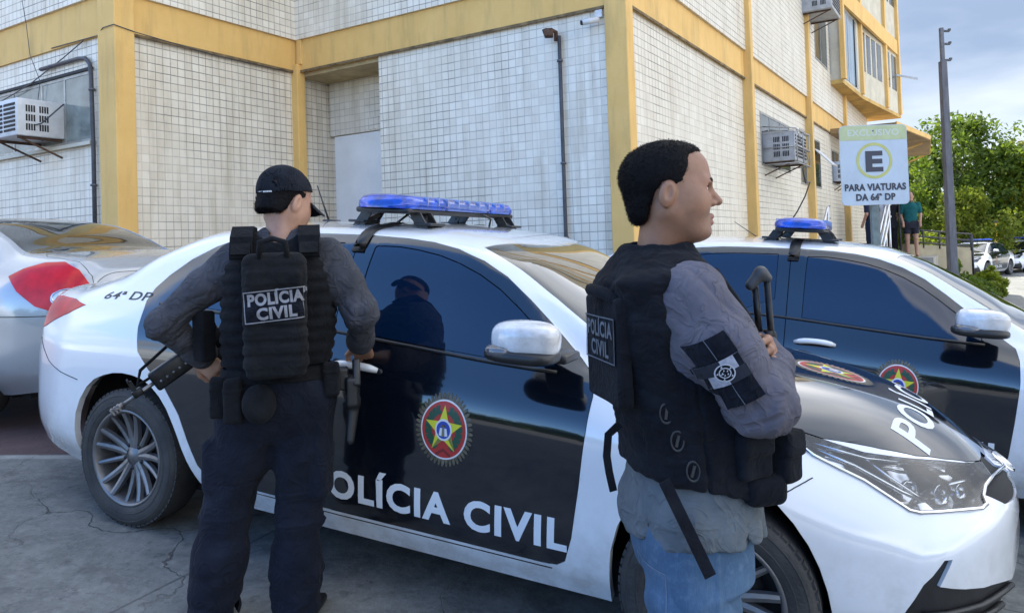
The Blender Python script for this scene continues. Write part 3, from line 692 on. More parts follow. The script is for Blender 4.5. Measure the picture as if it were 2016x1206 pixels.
# tail lamp seen from the rear quarter: s = (x - y)/sqrt2 with y negative on this side
TAIL = [(.27, .985), (.21, .935), (.02, .848), (-.15, .80), (-.36, .80), (-.36, .92), (-.22, .97), (-.05, .995), (.15, 1.0)]
rrq = lambda c, n: c.x < -.2 and c.y < -.05 and n.dot(Vector((-.707, -.707, 0))) > .0
HLAMP = [(1.515, .845), (1.569, .793), (1.63, .762), (1.693, .732), (1.745, .695), (1.797, .659), (1.83, .653), (1.911, .651), (2.084, .647), (2.12, .655), (2.137, .670), (2.18, .690), (2.28, .700), (2.29, .733), (2.16, .748), (2.038, .767), (1.88, .784), (1.747, .801), (1.663, .824), (1.579, .849)]
GRILLE = [(2.292, .733), (2.282, .698), (2.18, .688), (2.145, .672), (2.22, .64), (2.60, .62), (2.60, .735), (2.45, .74)]
FOG = [(1.70, .20), (1.725, .33), (1.746, .381), (1.79, .46), (1.859, .53), (1.89, .53), (1.845, .452), (1.95, .432), (2.10, .415), (2.25, .392), (2.62, .385), (2.62, .20)]
# ---- common parts
def wheel_well(parent, xs, y0=.86):
    for x, rad in xs:
        for sy in (-1, 1):
            mb = MB(); mb.lathe([(.02, 0), (.43, 0), (.43, .27)], 32, Matrix.Translation((x, sy*.50, .34)) @ Matrix.Rotation(sy*-pi/2, 4, 'X')); w_ = mb.build('wheel_well', M_GAP, parent); bm_ = bmesh.new(); bm_.from_mesh(w_.data); bmesh.ops.delete(bm_, geom=[v for v in bm_.verts if v.co.z < .16], context='VERTS'); bm_.to_mesh(w_.data); bm_.free()
def make_wheel(parent, x, y, z, sy, rot=0., steer=0., fat=0):
    """sy = -1 right side of the car, +1 left side"""
    w = empty('wheel', (x, y, z)); w.parent = parent; w.rotation_euler = (pi/2 if sy < 0 else -pi/2, 0, 0)
    if steer: w.rotation_euler = (Matrix.Rotation(steer, 3, 'Z') @ Matrix.Rotation(pi/2 if sy < 0 else -pi/2, 3, 'X')).to_euler()
    mb = MB(); mb.lathe([(.21, .070), (.222, .090), (.245, .098), (.275, .100), (.298, .094), (.311, .080), (.3165, .058), (.317, .02)]+[(.317, -.06), (.30, -.095), (.21, -.09)], 64)
    for k in range(64):       # tread blocks on the shoulder
        a = 2*pi*k/64; mb.box((.3135*cos(a), .3135*sin(a), .070), (.004, .011, .012), Matrix.Rotation(a, 3, 'Z'))
    for rr, hh in ((.252, .0995), (.288, .098)):
        mb.lathe([(rr-.003, hh-.001), (rr, hh+.002), (rr+.003, hh-.001)], 64)
    mb.build('tyre', M_TYRE, w)
    mb = MB(); mb.lathe([(.224, .078), (.2235, .092), (.216, .094), (.208, .086), (.200, .060), (.196, -.07)], 64)
    for k in range(5):
        a0 = rot+2*pi*k/5
        for off, wd, dp in ((-.19, .0145, .05), (.19, .0145, .05), (.63, .0105, .042)):
            a = a0+off
            # a tapering spoke with a raised ridge
            r0, r1 = .040, .206; n = 5; vs = []; fs = []
            for i in range(n):
                t = i/(n-1); r = r0+(r1-r0)*t; hw = wd*(1.25-.35*t)+.0015; top = dp+.035*t*t+.004; 
                for (q, h) in ((-hw, top-.022), (-hw*.8, top-.004), (0, top), (hw*.8, top-.004), (hw, top-.022)):
                    aa = a+(.03*(1-t) if off < 0 else -.03*(1-t) if off < .5 else 0); vs.append((r*cos(aa)-q*sin(aa), r*sin(aa)+q*cos(aa), h))
            for i in range(n-1):
                for j in range(4): fs.append((i*5+j, i*5+j+1, (i+1)*5+j+1, (i+1)*5+j))
            mb.add(vs, fs, 0, False)
    mb.lathe([(.050, .02), (.050, .042), (.044, .050), (.030, .052), (.026, .056), (.0, .057)], 32)
    r = mb.build('rim', M_RIM, w)
    mb = MB(); mb.lathe([(.198, -.01), (.0, -.012)], 48); mb.lathe([(.15, .004), (.15, .016), (.07, .018), (.0, .018)], 40)
    for k in range(5):
        a = rot+2*pi*(k+.5)/5; mb.tube([(.056*cos(a), .056*sin(a), .03), (.056*cos(a), .056*sin(a), .052)], .0085, 8)
    mb.build('brake_disc', M_RIMD, w)
    return w
def superell(c, r, e=(.6, .6), n=24, m=16, R=None):
    vs = []; fs = []; f = lambda w, k: math.copysign(abs(w)**k, w)
    for i in range(m+1):
        ph = -pi/2+pi*i/m
        for j in range(n):
            th = 2*pi*j/n; v = Vector((r[0]*f(cos(ph), e[0])*f(cos(th), e[1]), r[1]*f(cos(ph), e[0])*f(sin(th), e[1]), r[2]*f(sin(ph), e[0])))
            vs.append((R @ v if R is not None else v)+Vector(c))
    for i in range(m):
        for j in range(n): fs.append((i*n+j, i*n+(j+1) % n, (i+1)*n+(j+1) % n, (i+1)*n+j))
    return vs, fs
def wing_mirror(parent, sy, shell):
    t = empty('wing_mirror', (2.04, sy*.985, 1.088)); t.parent = parent
    vs, fs = superell((0, 0, .012), (.118, .095, .062), (.62, .72), 32, 20)
    V = []
    for v in vs:
        x, y, z = v; k = (x+.118)/.236                # taper towards the front of the car
        z = z*(1.0-.0*k)+(.012 if x < 0 else 0)*0; y *= 1-.25*max(0, x/.118); V.append((x, y*(-sy) if False else y, z))
    mb = MB(); mb.add(V, fs, 0, True); mb.build('shell', shell, t)
    vs, fs = superell((-.01, sy*.008, -.040), (.128, .098, .026), (.6, .7), 28, 12); mb = MB(); mb.add(vs, fs, 0, True); mb.build('lower_trim', M_PLAS, t)
    vs, fs = superell((-.065, sy*.030, -.026), (.062, .078, .024), (.7, .8), 24, 12); mb = MB(); mb.add(vs, fs, 0, True); mb.build('indicator', mat('smoked lamp', (.10, .10, .11), .1, coat=1), t)
    mb = MB(); mb.rbox((.05, -sy*.13, -.055), (.075, .075, .016), .012); mb.build('arm', M_PLAS, t)
    return t
M_E = dict(gold=mat('dull gold ring', (.105, .088, .055), .5, vary=.5, vscale=60), red=mat('crest red', (.42, .03, .025), .4), white=mat('crest white', (.7, .68, .68), .4), green=mat('crest green', (.015, .075, .045), .4), yellow=mat('crest yellow', (.62, .60, .03), .4), blue=mat('crest blue', (.02, .06, .36), .4), olive=mat('crest olive', (.20, .20, .05), .4), dred=mat('crest dark red', (.16, .02, .02), .4))
def crest_mesh():
    """flat round crest, unit radius, stacked in thin layers; returns bmesh and materials"""
    mats = [M_E[k] for k in ('gold', 'red', 'white', 'green', 'yellow', 'blue', 'olive', 'dred')]
    mb = MB()
    def disc(r, z, mi, n=72):
        mb.add([(0, 0, z)]+[(r*cos(2*pi*i/n), r*sin(2*pi*i/n), z) for i in range(n)], [(0, 1+i, 1+(i+1) % n) for i in range(n)], mi)
    n = 44; ray = []
    for i in range(n):                                           # ring of little flames round the rim
        a = 2*pi*i/n; d = 2*pi/n
        ray += [(.80*cos(a-d*.5), .80*sin(a-d*.5), 0), ((.965+.02*(i % 2))*cos(a-d*.3), (.965+.02*(i % 2))*sin(a-d*.3), 0), (1.0*cos(a), 1.0*sin(a), 0), (.93*cos(a+d*.3), .93*sin(a+d*.3), 0)]
    mb.add([(0, 0, 0)]+ray, [(0, 1+i, 1+(i+1) % len(ray)) for i in range(len(ray))], 0)
    disc(.80, 1, 2); disc(.755, 2, 1)
    for sx in (-1, 1):                                           # leafy branches left and right
        for k in range(9):
            a = radians(-62+k*15.5); c = Vector((sx*.53*cos(a), .53*sin(a)+.02, 3)); w = Vector((-sx*sin(a), cos(a), 0)); q = Vector((sx*cos(a), sin(a), 0))
            for e in (-1, 1):
                p = c+q*e*.075; mb.add([c-w*.06, p+w*.0+q*e*.05, p+w*.14+q*e*.03, c+w*.09], [(0, 1, 2, 3)] if e*sx > 0 else [(3, 2, 1, 0)], 3)
    for sx in (-1, 1): mb.add([(0, -.5, 3.2), (sx*.28, -.66, 3.2), (sx*.24, -.72, 3.2), (0, -.58, 3.2)], [(0, 1, 2, 3)], 7)
    st = []
    for i in range(10):
        a = pi/2+pi*i/5; r = .66 if i % 2 == 0 else .27; st.append((r*cos(a), r*sin(a), 4))
    mb.add([(0, 0, 4)]+st, [(0, 1+i, 1+(i+1) % 10) for i in range(10)], 4)
    for i in range(5):                                           # folded facets of the star
        a = pi/2+2*pi*i/5; b = a+pi/5; mb.add([(0, 0, 4.4), (.64*cos(a), .64*sin(a), 4.4), (.27*cos(b), .27*sin(b), 4.4)], [(0, 1, 2)], 6) if i in (2, 3) else None
    disc(.29, 5, 2); disc(.235, 6, 5); 
    mb.add([(-.15, -.15, 7), (-.11, .05, 7), (-.04, .05, 7), (-.05, -.17, 7)], [(0, 1, 2, 3)], 2); mb.add([(.05, -.17, 7), (.04, .05, 7), (.11, .05, 7), (.15, -.15, 7)], [(0, 1, 2, 3)], 2)
    mb.add([(-.035, -.17, 7), (.035, -.17, 7), (.02, .13, 7), (-.02, .13, 7)], [(0, 1, 2, 3)], 6); mb.add([(-.10, .08, 7), (.10, .08, 7), (.08, .14, 7), (-.08, .14, 7)], [(0, 1, 2, 3)], 0)
    me = bpy.data.meshes.new('crest'); me.from_pydata(mb.v, [], mb.f); me.polygons.foreach_set('material_index', mb.m)
    bm = bmesh.new(); bm.from_mesh(me); bpy.data.meshes.remove(me); 
    bmesh.ops.recalc_face_normals(bm, faces=bm.faces[:])
    for f in bm.faces:
        if f.normal.z < 0: f.normal_flip()
    grid_cut(bm, .25); return bm, mats

def refl_material():
    g = G('faceted lamp reflector'); P = g.obj(); vo = g.n('ShaderNodeTexVoronoi'); vo.inputs['Scale'].default_value = 11; g.l(P, vo.inputs['Vector']); n = g.noise(P, 7, 2)
    g.l(g.mix(g.rng(n, .46, .54), (.02, .02, .022), (.72, .72, .74)), g.b.inputs['Base Color']); g.b.inputs['Metallic'].default_value = 1; g.b.inputs['Roughness'].default_value = .07; g.bump(vo.outputs[0], .6, .03); return g.m
def under_parts(C, root, holes):
    C.panel('inner_shell', [l for l in C.lab if l not in holes], M_GAP, root, gap=0, lip=0, off=-.016, keep=lambda f: f.calc_center_median().z > .32)
    mb = MB(); mb.box2((-.50, -.70, .17), (3.1, .70, .30)); mb.build('underbody', M_GAP, root)

M_REFL = refl_material()
def ontop_(C, X, Y, l):
    p, n = C.drop((X, -abs(Y), 2), (0, 0, -1)); p = p+n*l; return Vector((p.x, -p.y if Y > 0 else p.y, p.z))
def police_car():
    cuts = [('arch', ARCH_R, SIDE, side), ('arch', ARCH_F, SIDE, side),
            ('fglass', F_GLASS, SIDE, side), ('rglass', R_GLASS, SIDE, side), ('fdoor', F_DOOR, SIDE, side), ('rdoor', R_DOOR, SIDE, side),
            ('hlamp', HLAMP, FRQ, frq), ('grille', GRILLE, FRQ, frq), ('fog', FOG, FRQ, frq), ('tail', TAIL, RRQ, rrq),
            ('wsh', WSH, TOPV, lambda c, n: n.z > .2 and c.z > .9), ('hood', HOOD, TOPV, lambda c, n: n.z > .25 and c.x > 2.3), ('rwin', RWIN, TOPV, topr), ('trunk', TRUNK, TOPV, lambda c, n: n.z > .2)]
    C = Car(SEDAN, cuts)
    root = empty('police_car')
    C.panel('body', ['body'], P_WHITE, root, gap=.0, lip=.03)
    C.panel('bonnet', ['hood'], P_BLACK, root, gap=.003); C.panel('boot_lid', ['trunk'], P_WHITE, root, gap=.003)
    C.panel('windscreen', ['wsh'], M_WSH, root, gap=.0, off=-.003); C.panel('rear_window', ['rwin'], M_GLASS, root, gap=0, off=-.003)
    C.panel('lower_grille', ['fog'], M_PLAS, root, gap=.001, off=-.012, lip=.03); C.panel('upper_grille', ['grille'], M_GAP, root, gap=.001, off=-.008)
    under_parts(C, root, ('arch', 'hlamp'))
    wheel_well(root, [(0, .4), (2.68, .4)])
    for sy in (-1, 1):
        fd = C.panel('front_door', ['fdoor'], P_BLACK, root, gap=.0022, both=False, side=sy); rd = C.panel('rear_door', ['rdoor'], P_BLACK, root, gap=.0022, both=False, side=sy)
        C.panel('window', ['fglass'], M_GLASS, fd, gap=.001, off=-.0035, both=False, side=sy); C.panel('window', ['rglass'], M_GLASS, rd, gap=.001, off=-.0035, both=False, side=sy)
        hl = C.panel('headlight', ['hlamp'], M_LENS, root, gap=.001, off=-.001, lip=.0, both=False, side=sy)
        C.panel('reflector_bowl', ['hlamp'], M_REFL, hl, gap=0, off=-.05, lip=-.05, both=False, side=sy)
        def hp(s, z, d, sy=sy):      # point behind the lens at front-quarter coordinates s, z
            o = FRQ[0]*s+Vector((0, 0, z))+Vector((.707, -.707, 0))*4; q, n = C.drop(o, (-.707, .707, 0))
            if q is None: q, n = C.bvh.find_nearest(Vector((3.55, -.01, z)))[:2]
            q = q-n*d; return Vector((q.x, q.y if sy < 0 else -q.y, q.z))
        mb = MB(); mb.tube([hp(s, z, .018) for s, z in ((1.56, .828), (1.70, .775), (1.82, .708), (1.88, .684), (1.93, .690))], .008, 6)
        mb.tube([hp(s, z, .016) for s, z in ((1.745, .790), (1.80, .745), (1.86, .70), (1.90, .675))], .006, 6); mb.tube([hp(s, z, .014) for s, z in ((2.02, .712), (2.15, .712), (2.26, .716))], .007, 6)
        mb.tube([hp(s, z, .012) for s, z in ((1.56, .836), (1.75, .790), (1.9, .774), (2.05, .757), (2.2, .742))], .006, 6)
        mb.build('chrome_divider', M_CHROME, hl)
        mb = MB()
        for s, z, r in ((1.86, .722, .036), (1.985, .705, .034), (2.09, .705, .026)):
            c = hp(s, z, .045); dvec = Vector((.707, -.707 if sy < 0 else .707, .05)).normalized(); mb.lathe([(r, .02), (r*.96, .024), (r*.9, .008), (r*.5, -.01), (0, -.014)], 24, Matrix.Translation(c) @ dvec.to_track_quat('Z', 'Y').to_matrix().to_4x4())
        mb.build('projector', M_CHROME, hl)
        mb = MB(); mb.tube([hp(s, z, -.002) for s, z in ((1.52, .838), (1.569, .792), (1.63, .761), (1.693, .731), (1.745, .694), (1.797, .658), (1.83, .651), (1.911, .649), (2.084, .645), (2.12, .653), (2.137, .669), (2.18, .687), (2.28, .697), (2.45, .69), (2.52, .69))], .007, 6); mb.build('chrome_trim', M_CHROME, hl)
        C.panel('tail_light', ['tail'], M_RED, root, gap=.001, off=.003, both=False, side=sy)
        # chrome-lit top of the tail lamp
        for nm, x, z, drv in (('door_handle', 1.262, .888, fd), ('door_handle', .24, .905, rd)):
            q, n = C.drop((x, -2, z), (0, 1, 0)); mb = MB(); pts = []
            for k in range(9):
                t = k/8; xx = x-.105+.21*t; p, nn = C.drop((xx, -2, z+.004*sin(pi*t)), (0, 1, 0)); pts.append(p+nn*(.010+.028*sin(pi*t)**.6))
            pts = [Vector((p.x, p.y if sy < 0 else -p.y, p.z)) for p in pts]
            mb.tube(pts, [.010, .015, .016, .0155, .0155, .0155, .016, .015, .010], 10); h = mb.build(nm, P_WHITE, drv)
            c = Vector((q.x, (q.y+.0) if sy < 0 else -q.y, q.z)); vs, fs = superell(c, (.055, .004, .026), (1, 1), 20, 8); mb = MB(); mb.add(vs, fs, 0, True); mb.build('recess', M_GAP, h)
        # dark waist moulding
        mb = MB(); ln = []
        for k in range(24):
            x = .10+1.98*k/23; z = float(np.interp(x, [.1, .3, 1.0, 1.2, 1.8, 2.06], [1.036, 1.033, 1.018, 1.008, .970, .960])); p, n = C.drop((x, -2, z), (0, 1, 0)); ln.append(p+n*.003)
        mb.tube([Vector((p.x, p.y if sy < 0 else -p.y, p.z)) for p in ln], .007, 6); mb.build('waist_moulding', M_PLAS, fd)
        for x in (0, 2.68): make_wheel(root, x, sy*.785, .316, sy, .3 if x == 0 else .1)
        wing_mirror(root, sy, P_WHITE)
        # crest on the door
        bm, mm = crest_mesh(); cx, cz = 1.683, .715
        def onside(x, y, l, sy=sy, sx=.122, sz=.137, cx=cx, cz=cz):
            p, n = C.drop((cx+x*sx*(1 if sy < 0 else -1), -2, cz+y*sz), (0, 1, 0)); p = p+n*(.0012+.0007*l); return Vector((p.x, p.y if sy < 0 else -p.y, p.z))
        drape(bm, onside, 'crest', mm, fd)
        bm = text_mesh('POLÍCIA CIVIL', .148, .038, 1.14, 0, 'CENTER', .03)
        xs = [v.co.x for v in bm.verts]; wd = max(xs)-min(xs); sc = 1.10/wd; mid = (max(xs)+min(xs))/2
        def ontxt(x, y, l, sy=sy):
            xx = 1.630+(x-mid)*sc*(1 if sy < 0 else -1); p, n = C.drop((xx, -2, .372+y-.018*(xx-1.1)*0), (0, 1, 0)); p = p+n*.0016; return Vector((p.x, p.y if sy < 0 else -p.y, p.z))
        drape(bm, ontxt, 'lettering', M_TXTW, fd)
        bm = text_mesh('64ª DP', .088, .012, 1.05, .18, 'CENTER', .03)
        xs = [v.co.x for v in bm.verts]; mid = (max(xs)+min(xs))/2; sc = .34/(max(xs)-min(xs))
        def ondp(x, y, l, sy=sy):
            p, n = C.drop((-.145+(x-mid)*sc*(1 if sy < 0 else -1), -1.6, 1.045+y*1.0+.9), (0, .664, -.747)); p = p+n*.0016; return Vector((p.x, p.y if sy < 0 else -p.y, p.z))
        drape(bm, ondp, 'lettering', M_TXTB, root)
        def seam(pts, r=.0022, name='bumper_seam', m=M_GAP, par=root, lift=0.):
            q = []
            P = [Vector(p) for p in pts]
            for k in range(len(P)-1):
                for t in np.linspace(0, 1, 8)[(0 if k == 0 else 1):]:
                    c, n, i, d = C.bvh.find_nearest(P[k].lerp(P[k+1], t)); q.append(c+n*lift)
            mb = MB(); mb.tube([Vector((p.x, p.y if sy < 0 else -p.y, p.z)) for p in q], r, 5); return mb.build(name, m, par)
        seam([(-.80, -.70, .80), (-.70, -.77, .74), (-.60, -.83, .69), (-.47, -.87, .66), (-.335, -.885, .64)]); seam([(2.81, -.86, .645), (2.89, -.855, .71), (2.975, -.83, .782)])
        seam([(.50, -.85, .30), (1.2, -.86, .285), (2.12, -.86, .285)], .0025, 'sill_seam')
    # wipers resting on the windscreen base
    mb = MB()
    for y0, y1, x0, x1 in ((-.52, .05, 2.40, 2.50), (-.02, .52, 2.545, 2.42)):
        pts = [ontop_(C, x0+(x1-x0)*t-.02*sin(pi*t), y0+(y1-y0)*t, .012) for t in np.linspace(0, 1, 10)]; mb.tube(pts, .0045, 6); mb.tube([ontop_(C, x1+.06, y1-.03, .004), ontop_(C, (x1+.06+x0+(x1-x0)*.55)/2-.01, (y1-.03+y0+(y1-y0)*.55)/2, .012), pts[5]], .0055, 6)
    mb.build('wiper', M_PLAS, root)
    # bonnet lettering read from the front, and bonnet crest
    def ontop(X, Y, l):
        p, n = C.drop((X, -abs(Y), 2), (0, 0, -1)); p = p+n*(.0014+.0007*l); return Vector((p.x, -p.y if Y > 0 else p.y, p.z))
    bn = [o for o in root.children if o.name.startswith('bonnet')][0]
    bm = text_mesh('POLÍCIA', .165, .02, 1.12, 0, 'CENTER', .025); xs = [v.co.x for v in bm.verts]; sc = .92/(max(xs)-min(xs)); mid = (max(xs)+min(xs))/2
    drape(bm, lambda x, y, l: ontop(3.325-.045*((x-mid)*sc/.5)**2-y, (x-mid)*sc, l), 'lettering', M_TXTW, bn)
    bm, mm = crest_mesh(); drape(bm, lambda x, y, l: ontop(2.965-y*.16, x*.15, l), 'crest', mm, bn)
    # brand badge and chrome strip on the nose
    mb = MB(); p, n = C.drop((5, -.0001, .685), (-1, 0, 0)); mb.lathe([(.040, -.004), (.046, .004), (.052, -.004)], 28, Matrix.Translation(p+n*.006) @ n.to_track_quat('Z', 'Y').to_matrix().to_4x4() @ Matrix.Diagonal((1.25, .9, 1, 1)))
    mb.lathe([(.018, -.004), (.022, .004), (.026, -.004)], 24, Matrix.Translation(p+n*.007) @ n.to_track_quat('Z', 'Y').to_matrix().to_4x4() @ Matrix.Diagonal((1.2, 1.4, 1, 1))); mb.build('badge', M_CHROME, root)
    # slats in the lower grille
    mb = MB()
    for z in (.245, .285, .325, .365):
        for sy in (-1, 1):
            pts = []
            for k in range(10):
                s = 1.80+.72*k/9; o = FRQ[0]*s+Vector((0, 0, z))+Vector((.707, -.707, 0))*4; q, n = C.drop(o, (-.707, .707, 0))
                if q is None: break
                pts.append(q-n*.002)
            mb.tube([Vector((p.x, p.y if sy < 0 else -p.y, p.z)) for p in pts], .010, 6)
    mb.build('grille_slats', M_PLAS, root)
    # door mirror-side plastic sill below the doors, white
    # light bar
    lb = empty('light_bar', (1.13, 0, 1.468)); lb.parent = root
    M_BLUE = mat('blue warning lens', (.006, .055, .40), .10, coat=.5, vary=.5, vscale=22, spec=.5); M_LAV = mat('pale blue warning lens', (.05, .10, .36), .10, coat=.6, vary=.35, vscale=16)
    def dome(y0, y1, m, end0=False, end1=False):
        n = 14; prof = [(-.145, .060), (-.150, .075), (-.148, .092), (-.130, .112), (-.085, .122), (0, .125), (.085, .122), (.130, .112), (.148, .092), (.150, .075), (.145, .060)]
        ys = np.linspace(y0, y1, n); vs = []; fs = []; k = len(prof)
        for y in ys:
            e = 1.0
            if end0: e = min(e, (1-max(0, (y0+.09-y)/.09)**2.2)**.5 if y < y0+.09 else 1)
            if end1: e = min(e, (1-max(0, (y-(y1-.09))/.09)**2.2)**.5 if y > y1-.09 else 1)
            for (x, z) in prof: vs.append((x*(.35+.65*e), y, .06+(z-.06)*(.30+.70*e)))
        for i in range(n-1):
            for j in range(k-1): fs.append((i*k+j, i*k+j+1, (i+1)*k+j+1, (i+1)*k+j))
        fs += [tuple(range(k)), tuple((n-1)*k+j for j in range(k-1, -1, -1))]
        mb = MB(); mb.add(vs, fs, 0, True); return mb.build('lens', m, lb)
    dome(-.57, -.22, M_BLUE, True, False); dome(-.216, .216, M_LAV); dome(.22, .57, M_BLUE, False, True)
    mb = MB(); mb.rbox((0, 0, .050), (.140, .545, .013), .01); mb.build('base_tray', M_PLAS, lb)
    mb = MB()
    for y in (-.4, -.3, -.216, -.11, 0, .11, .216, .3, .4): mb.box((0, y, .094), (.1495, .003, .022))
    for y in (-.45, -.33, .33, .45): mb.rbox((.0, y, .085), (.09, .045, .020), .01)
    mb.build('lamp_modules', mat('lamp module', (.30, .33, .48), .3, .4), lb)
    for y in (-.47, .47):
        mb = MB()
        for x in (-.125, .125):
            sg = 1 if x > 0 else -1
            P = [(x-.035*sg*0-.03, .045), (x+.03, .045), (x+.03+.05*sg, -.030), (x-.03+.05*sg, -.030)]
            mb.prism([(px, pz) for px, pz in P], -.004, .004, Matrix.Translation((0, y, 0)) @ Matrix.Rotation(pi/2, 4, 'X'))
            mb.prism([(px, pz) for px, pz in P], -.004, .004, Matrix.Translation((0, y*.80, 0)) @ Matrix.Rotation(pi/2, 4, 'X'))
            q, n = C.drop((1.13+x+.05*sg, -abs(y)*.9, 2), (0, 0, -1)); mb.rbox((x+.05*sg, y*.9, q.z-1.468+.012), (.045, .065, .006), .004)
            mb.bar((x, y*.8, .03), (x+.05*sg, y, -.02), .02)
        mb.build('mounting_bracket', M_PLAS, lb)
    for sy in (-1, 1):      # strap over the roof edge
        q = []
        for t in np.linspace(0, 1, 12):
            y = -(.40+.27*t); p, n = C.drop((1.13-.015*t, y, 2), (0, 0, -1))
            if p is None: continue
            q.append((p+n*.006, n))
        p, n = C.drop((1.115, -2, 1.365), (0, 1, 0)); q.append((p+n*.006, n)); p, n = C.drop((1.112, -2, 1.335), (0, 1, 0)); q.append((p+n*.006, n))
        vs = [(Vector((c.x+d, c.y if sy < 0 else -c.y, c.z))) for c, n in q for d in (-.030, .030)]; mb = MB(); mb.add(vs, [(2*i, 2*i+1, 2*i+3, 2*i+2) for i in range(len(q)-1)], 0, True)
        o = mb.build('strap', M_PLAS, lb); o.location = (-1.13, 0, -1.468); so = o.modifiers.new('thick', 'SOLIDIFY'); so.thickness = .006; so.offset = 0
    mb = MB(); mb.tube([(.16, .20, -.02), (.17, .20, .03), (.15, .16, .05), (.10, .14, .045)], .006, 6); mb.tube([(-.16, -.2, -.02), (-.1, -.15, .045)], .006, 6); mb.build('cable', M_PLAS, lb)
    an = MB(); z0 = C.drop((.42, -.02, 2), (0, 0, -1))[0].z; an.rbox((.44, 0, z0+.008), (.05, .022, .010), .008); an.tube([(.42, 0, z0+.01), (.33, .0, z0+.20)], [.006, .003], 6); an.build('antenna', M_PLAS, root)
    an = MB(); an.tube([(.80, .30, 1.45), (.62, .34, 1.56)], [.004, .002], 5); an.build('antenna', M_PLAS, root)
    return root
SLOPE = math.atan(.0866)
def place_car(o, x, y, z, th=TH, pitch=SLOPE): o.location = (x, y, z); o.rotation_euler = (Matrix.Rotation(th, 3, 'Z') @ Matrix.Rotation(pitch, 3, 'Y')).to_euler()
PC = police_car(); place_car(PC, -1.4872, 4.3651, 0)
tag(PC, 'nearest police sedan, white with black doors and a large round crest, both officers beside it', 'police car', 'police sedans parked in the yard')
P2 = copy_tree(PC); place_car(P2, .81, 5.60, -.135)
tag(P2, 'farther police sedan parked parallel beyond the nearest one, its light bar below the parking sign', 'police car', 'police sedans parked in the yard')
# ================================================================ silver saloon behind the police car
def silver_car():
    ST = []
    for r in SEDAN:
        r = list(r); u = r[0]
        if u < -.2:
            k = min(1, (-.2-u)/.4); 
            for i in (8, 10, 12, 14, 15): r[i] += {8: .03, 10: .055, 12: .075, 14: .075, 15: .075}[i]*k
        r[15] += .0; ST.append(tuple(r))
    TL = [(.25, 1.00), (.18, .90), (.06, .80), (-.10, .745), (-.30, .735), (-.33, .80), (-.27, .93), (-.20, 1.03), (-.11, 1.085), (.02, 1.085), (.15, 1.05)]
    LN = [(-.05, .80), (-.27, .80), (-.28, .87), (-.24, .90), (-.07, .90), (-.03, .86)]
    RW = [(-.58, -.02), (-.56, .34), (-.50, .56), (-.42, .615), (-.10, .575), (.12, .545), (.32, .52), (.42, .48), (.47, .3), (.49, -.02)]
    TR = [(-.62, -.02), (-.60, .34), (-.53, .60), (-.60, .635), (-.80, .62), (-.93, .58), (-1.2, .56), (-1.2, -.02)]
    cuts = [('arch', ARCH_R, SIDE, side), ('arch', ARCH_F, SIDE, side), ('lens', smooth_poly(LN, 2), RRQ, rrq), ('tail', TL, RRQ, rrq), ('fglass', F_GLASS, SIDE, side), ('rglass', R_GLASS, SIDE, side), ('fdoor', F_DOOR, SIDE, side), ('rdoor', R_DOOR, SIDE, side),
            ('wsh', WSH, TOPV, lambda c, n: n.z > .2 and c.z > .9), ('hood', HOOD, TOPV, lambda c, n: n.z > .25 and c.x > 2.3), ('rwin', RW, TOPV, topr), ('trunk', TR, TOPV, lambda c, n: n.z > .15 and c.z > .7)]
    C = Car(ST, cuts, bowr=.14); root = empty('silver_car')
    C.panel('body', ['body'], P_SILVER, root, gap=0, lip=.03); C.panel('bonnet', ['hood'], P_SILVER, root, gap=.003); C.panel('boot_lid', ['trunk'], P_SILVER, root, gap=.004)
    C.panel('windscreen', ['wsh'], M_WSH, root, gap=0, off=-.003); C.panel('rear_window', ['rwin'], mat('dusty rear glass', (.022, .020, .015), .04, spec=.7, coat=.6, vary=.3, vscale=3), root, gap=0, off=-.004)
    under_parts(C, root, ('arch',)); wheel_well(root, [(0, .4), (2.68, .4)])
    for sy in (-1, 1):
        fd = C.panel('front_door', ['fdoor'], P_SILVER, root, both=False, side=sy); rd = C.panel('rear_door', ['rdoor'], P_SILVER, root, both=False, side=sy)
        C.panel('window', ['fglass'], M_GLASS, fd, gap=.001, off=-.0035, both=False, side=sy); C.panel('window', ['rglass'], M_GLASS, rd, gap=.001, off=-.0035, both=False, side=sy)
        t = C.panel('tail_light', ['tail'], M_RED, root, gap=.001, off=.004, both=False, side=sy); C.panel('clear_lens', ['lens'], M_LENSC, t, gap=.001, off=.007, both=False, side=sy)
        mb = MB(); pts = []
        for k in range(16):
            a = -2.9+2.6*k/15; s_ = -.155+.11*cos(a*2.4); z_ = .852+.055*sin(a*2.4); q, n = C.drop(RRQ[0]*s_+Vector((0, 0, z_))+Vector((-.707, -.707, 0))*4, (.707, .707, 0))
            if q is not None: q = q+n*.009; pts.append(Vector((q.x, q.y if sy < 0 else -q.y, q.z)))
        if len(pts) > 3: mb.tube(pts, .005, 6); mb.build('chrome_ring', M_CHROME, t)
        for x in (0, 2.68): make_wheel(root, x, sy*.785, .316, sy, .1)
        # bumper crease line
        mb = MB(); pts = []
        for k in range(14):
            s_ = -.32+.62*k/13; q, n = C.drop(RRQ[0]*s_+Vector((0, 0, .735))+Vector((-.707, -.707, 0))*4, (.707, .707, 0))
            if q is not None: pts.append(Vector((q.x, q.y if sy < 0 else -q.y, q.z)))
        mb.tube(pts, .003, 5); mb.build('bumper_seam', M_GAP, root)
    # wiper-like dark strip and small script plate on the boot
    mb = MB(); mb.rbox((-.93, 0, 1.085), (.006, .30, .012), .004); mb.build('boot_trim', M_CHROME, root)
    tag(root, 'silver saloon behind the nearest police car, its red tail light showing', 'car'); return root
SC = silver_car(); SPHI = math.atan2(.42, -.906); place_car(SC, -3.46, 6.04, gz(-3.56, 6.06)+.05, SPHI, 0)
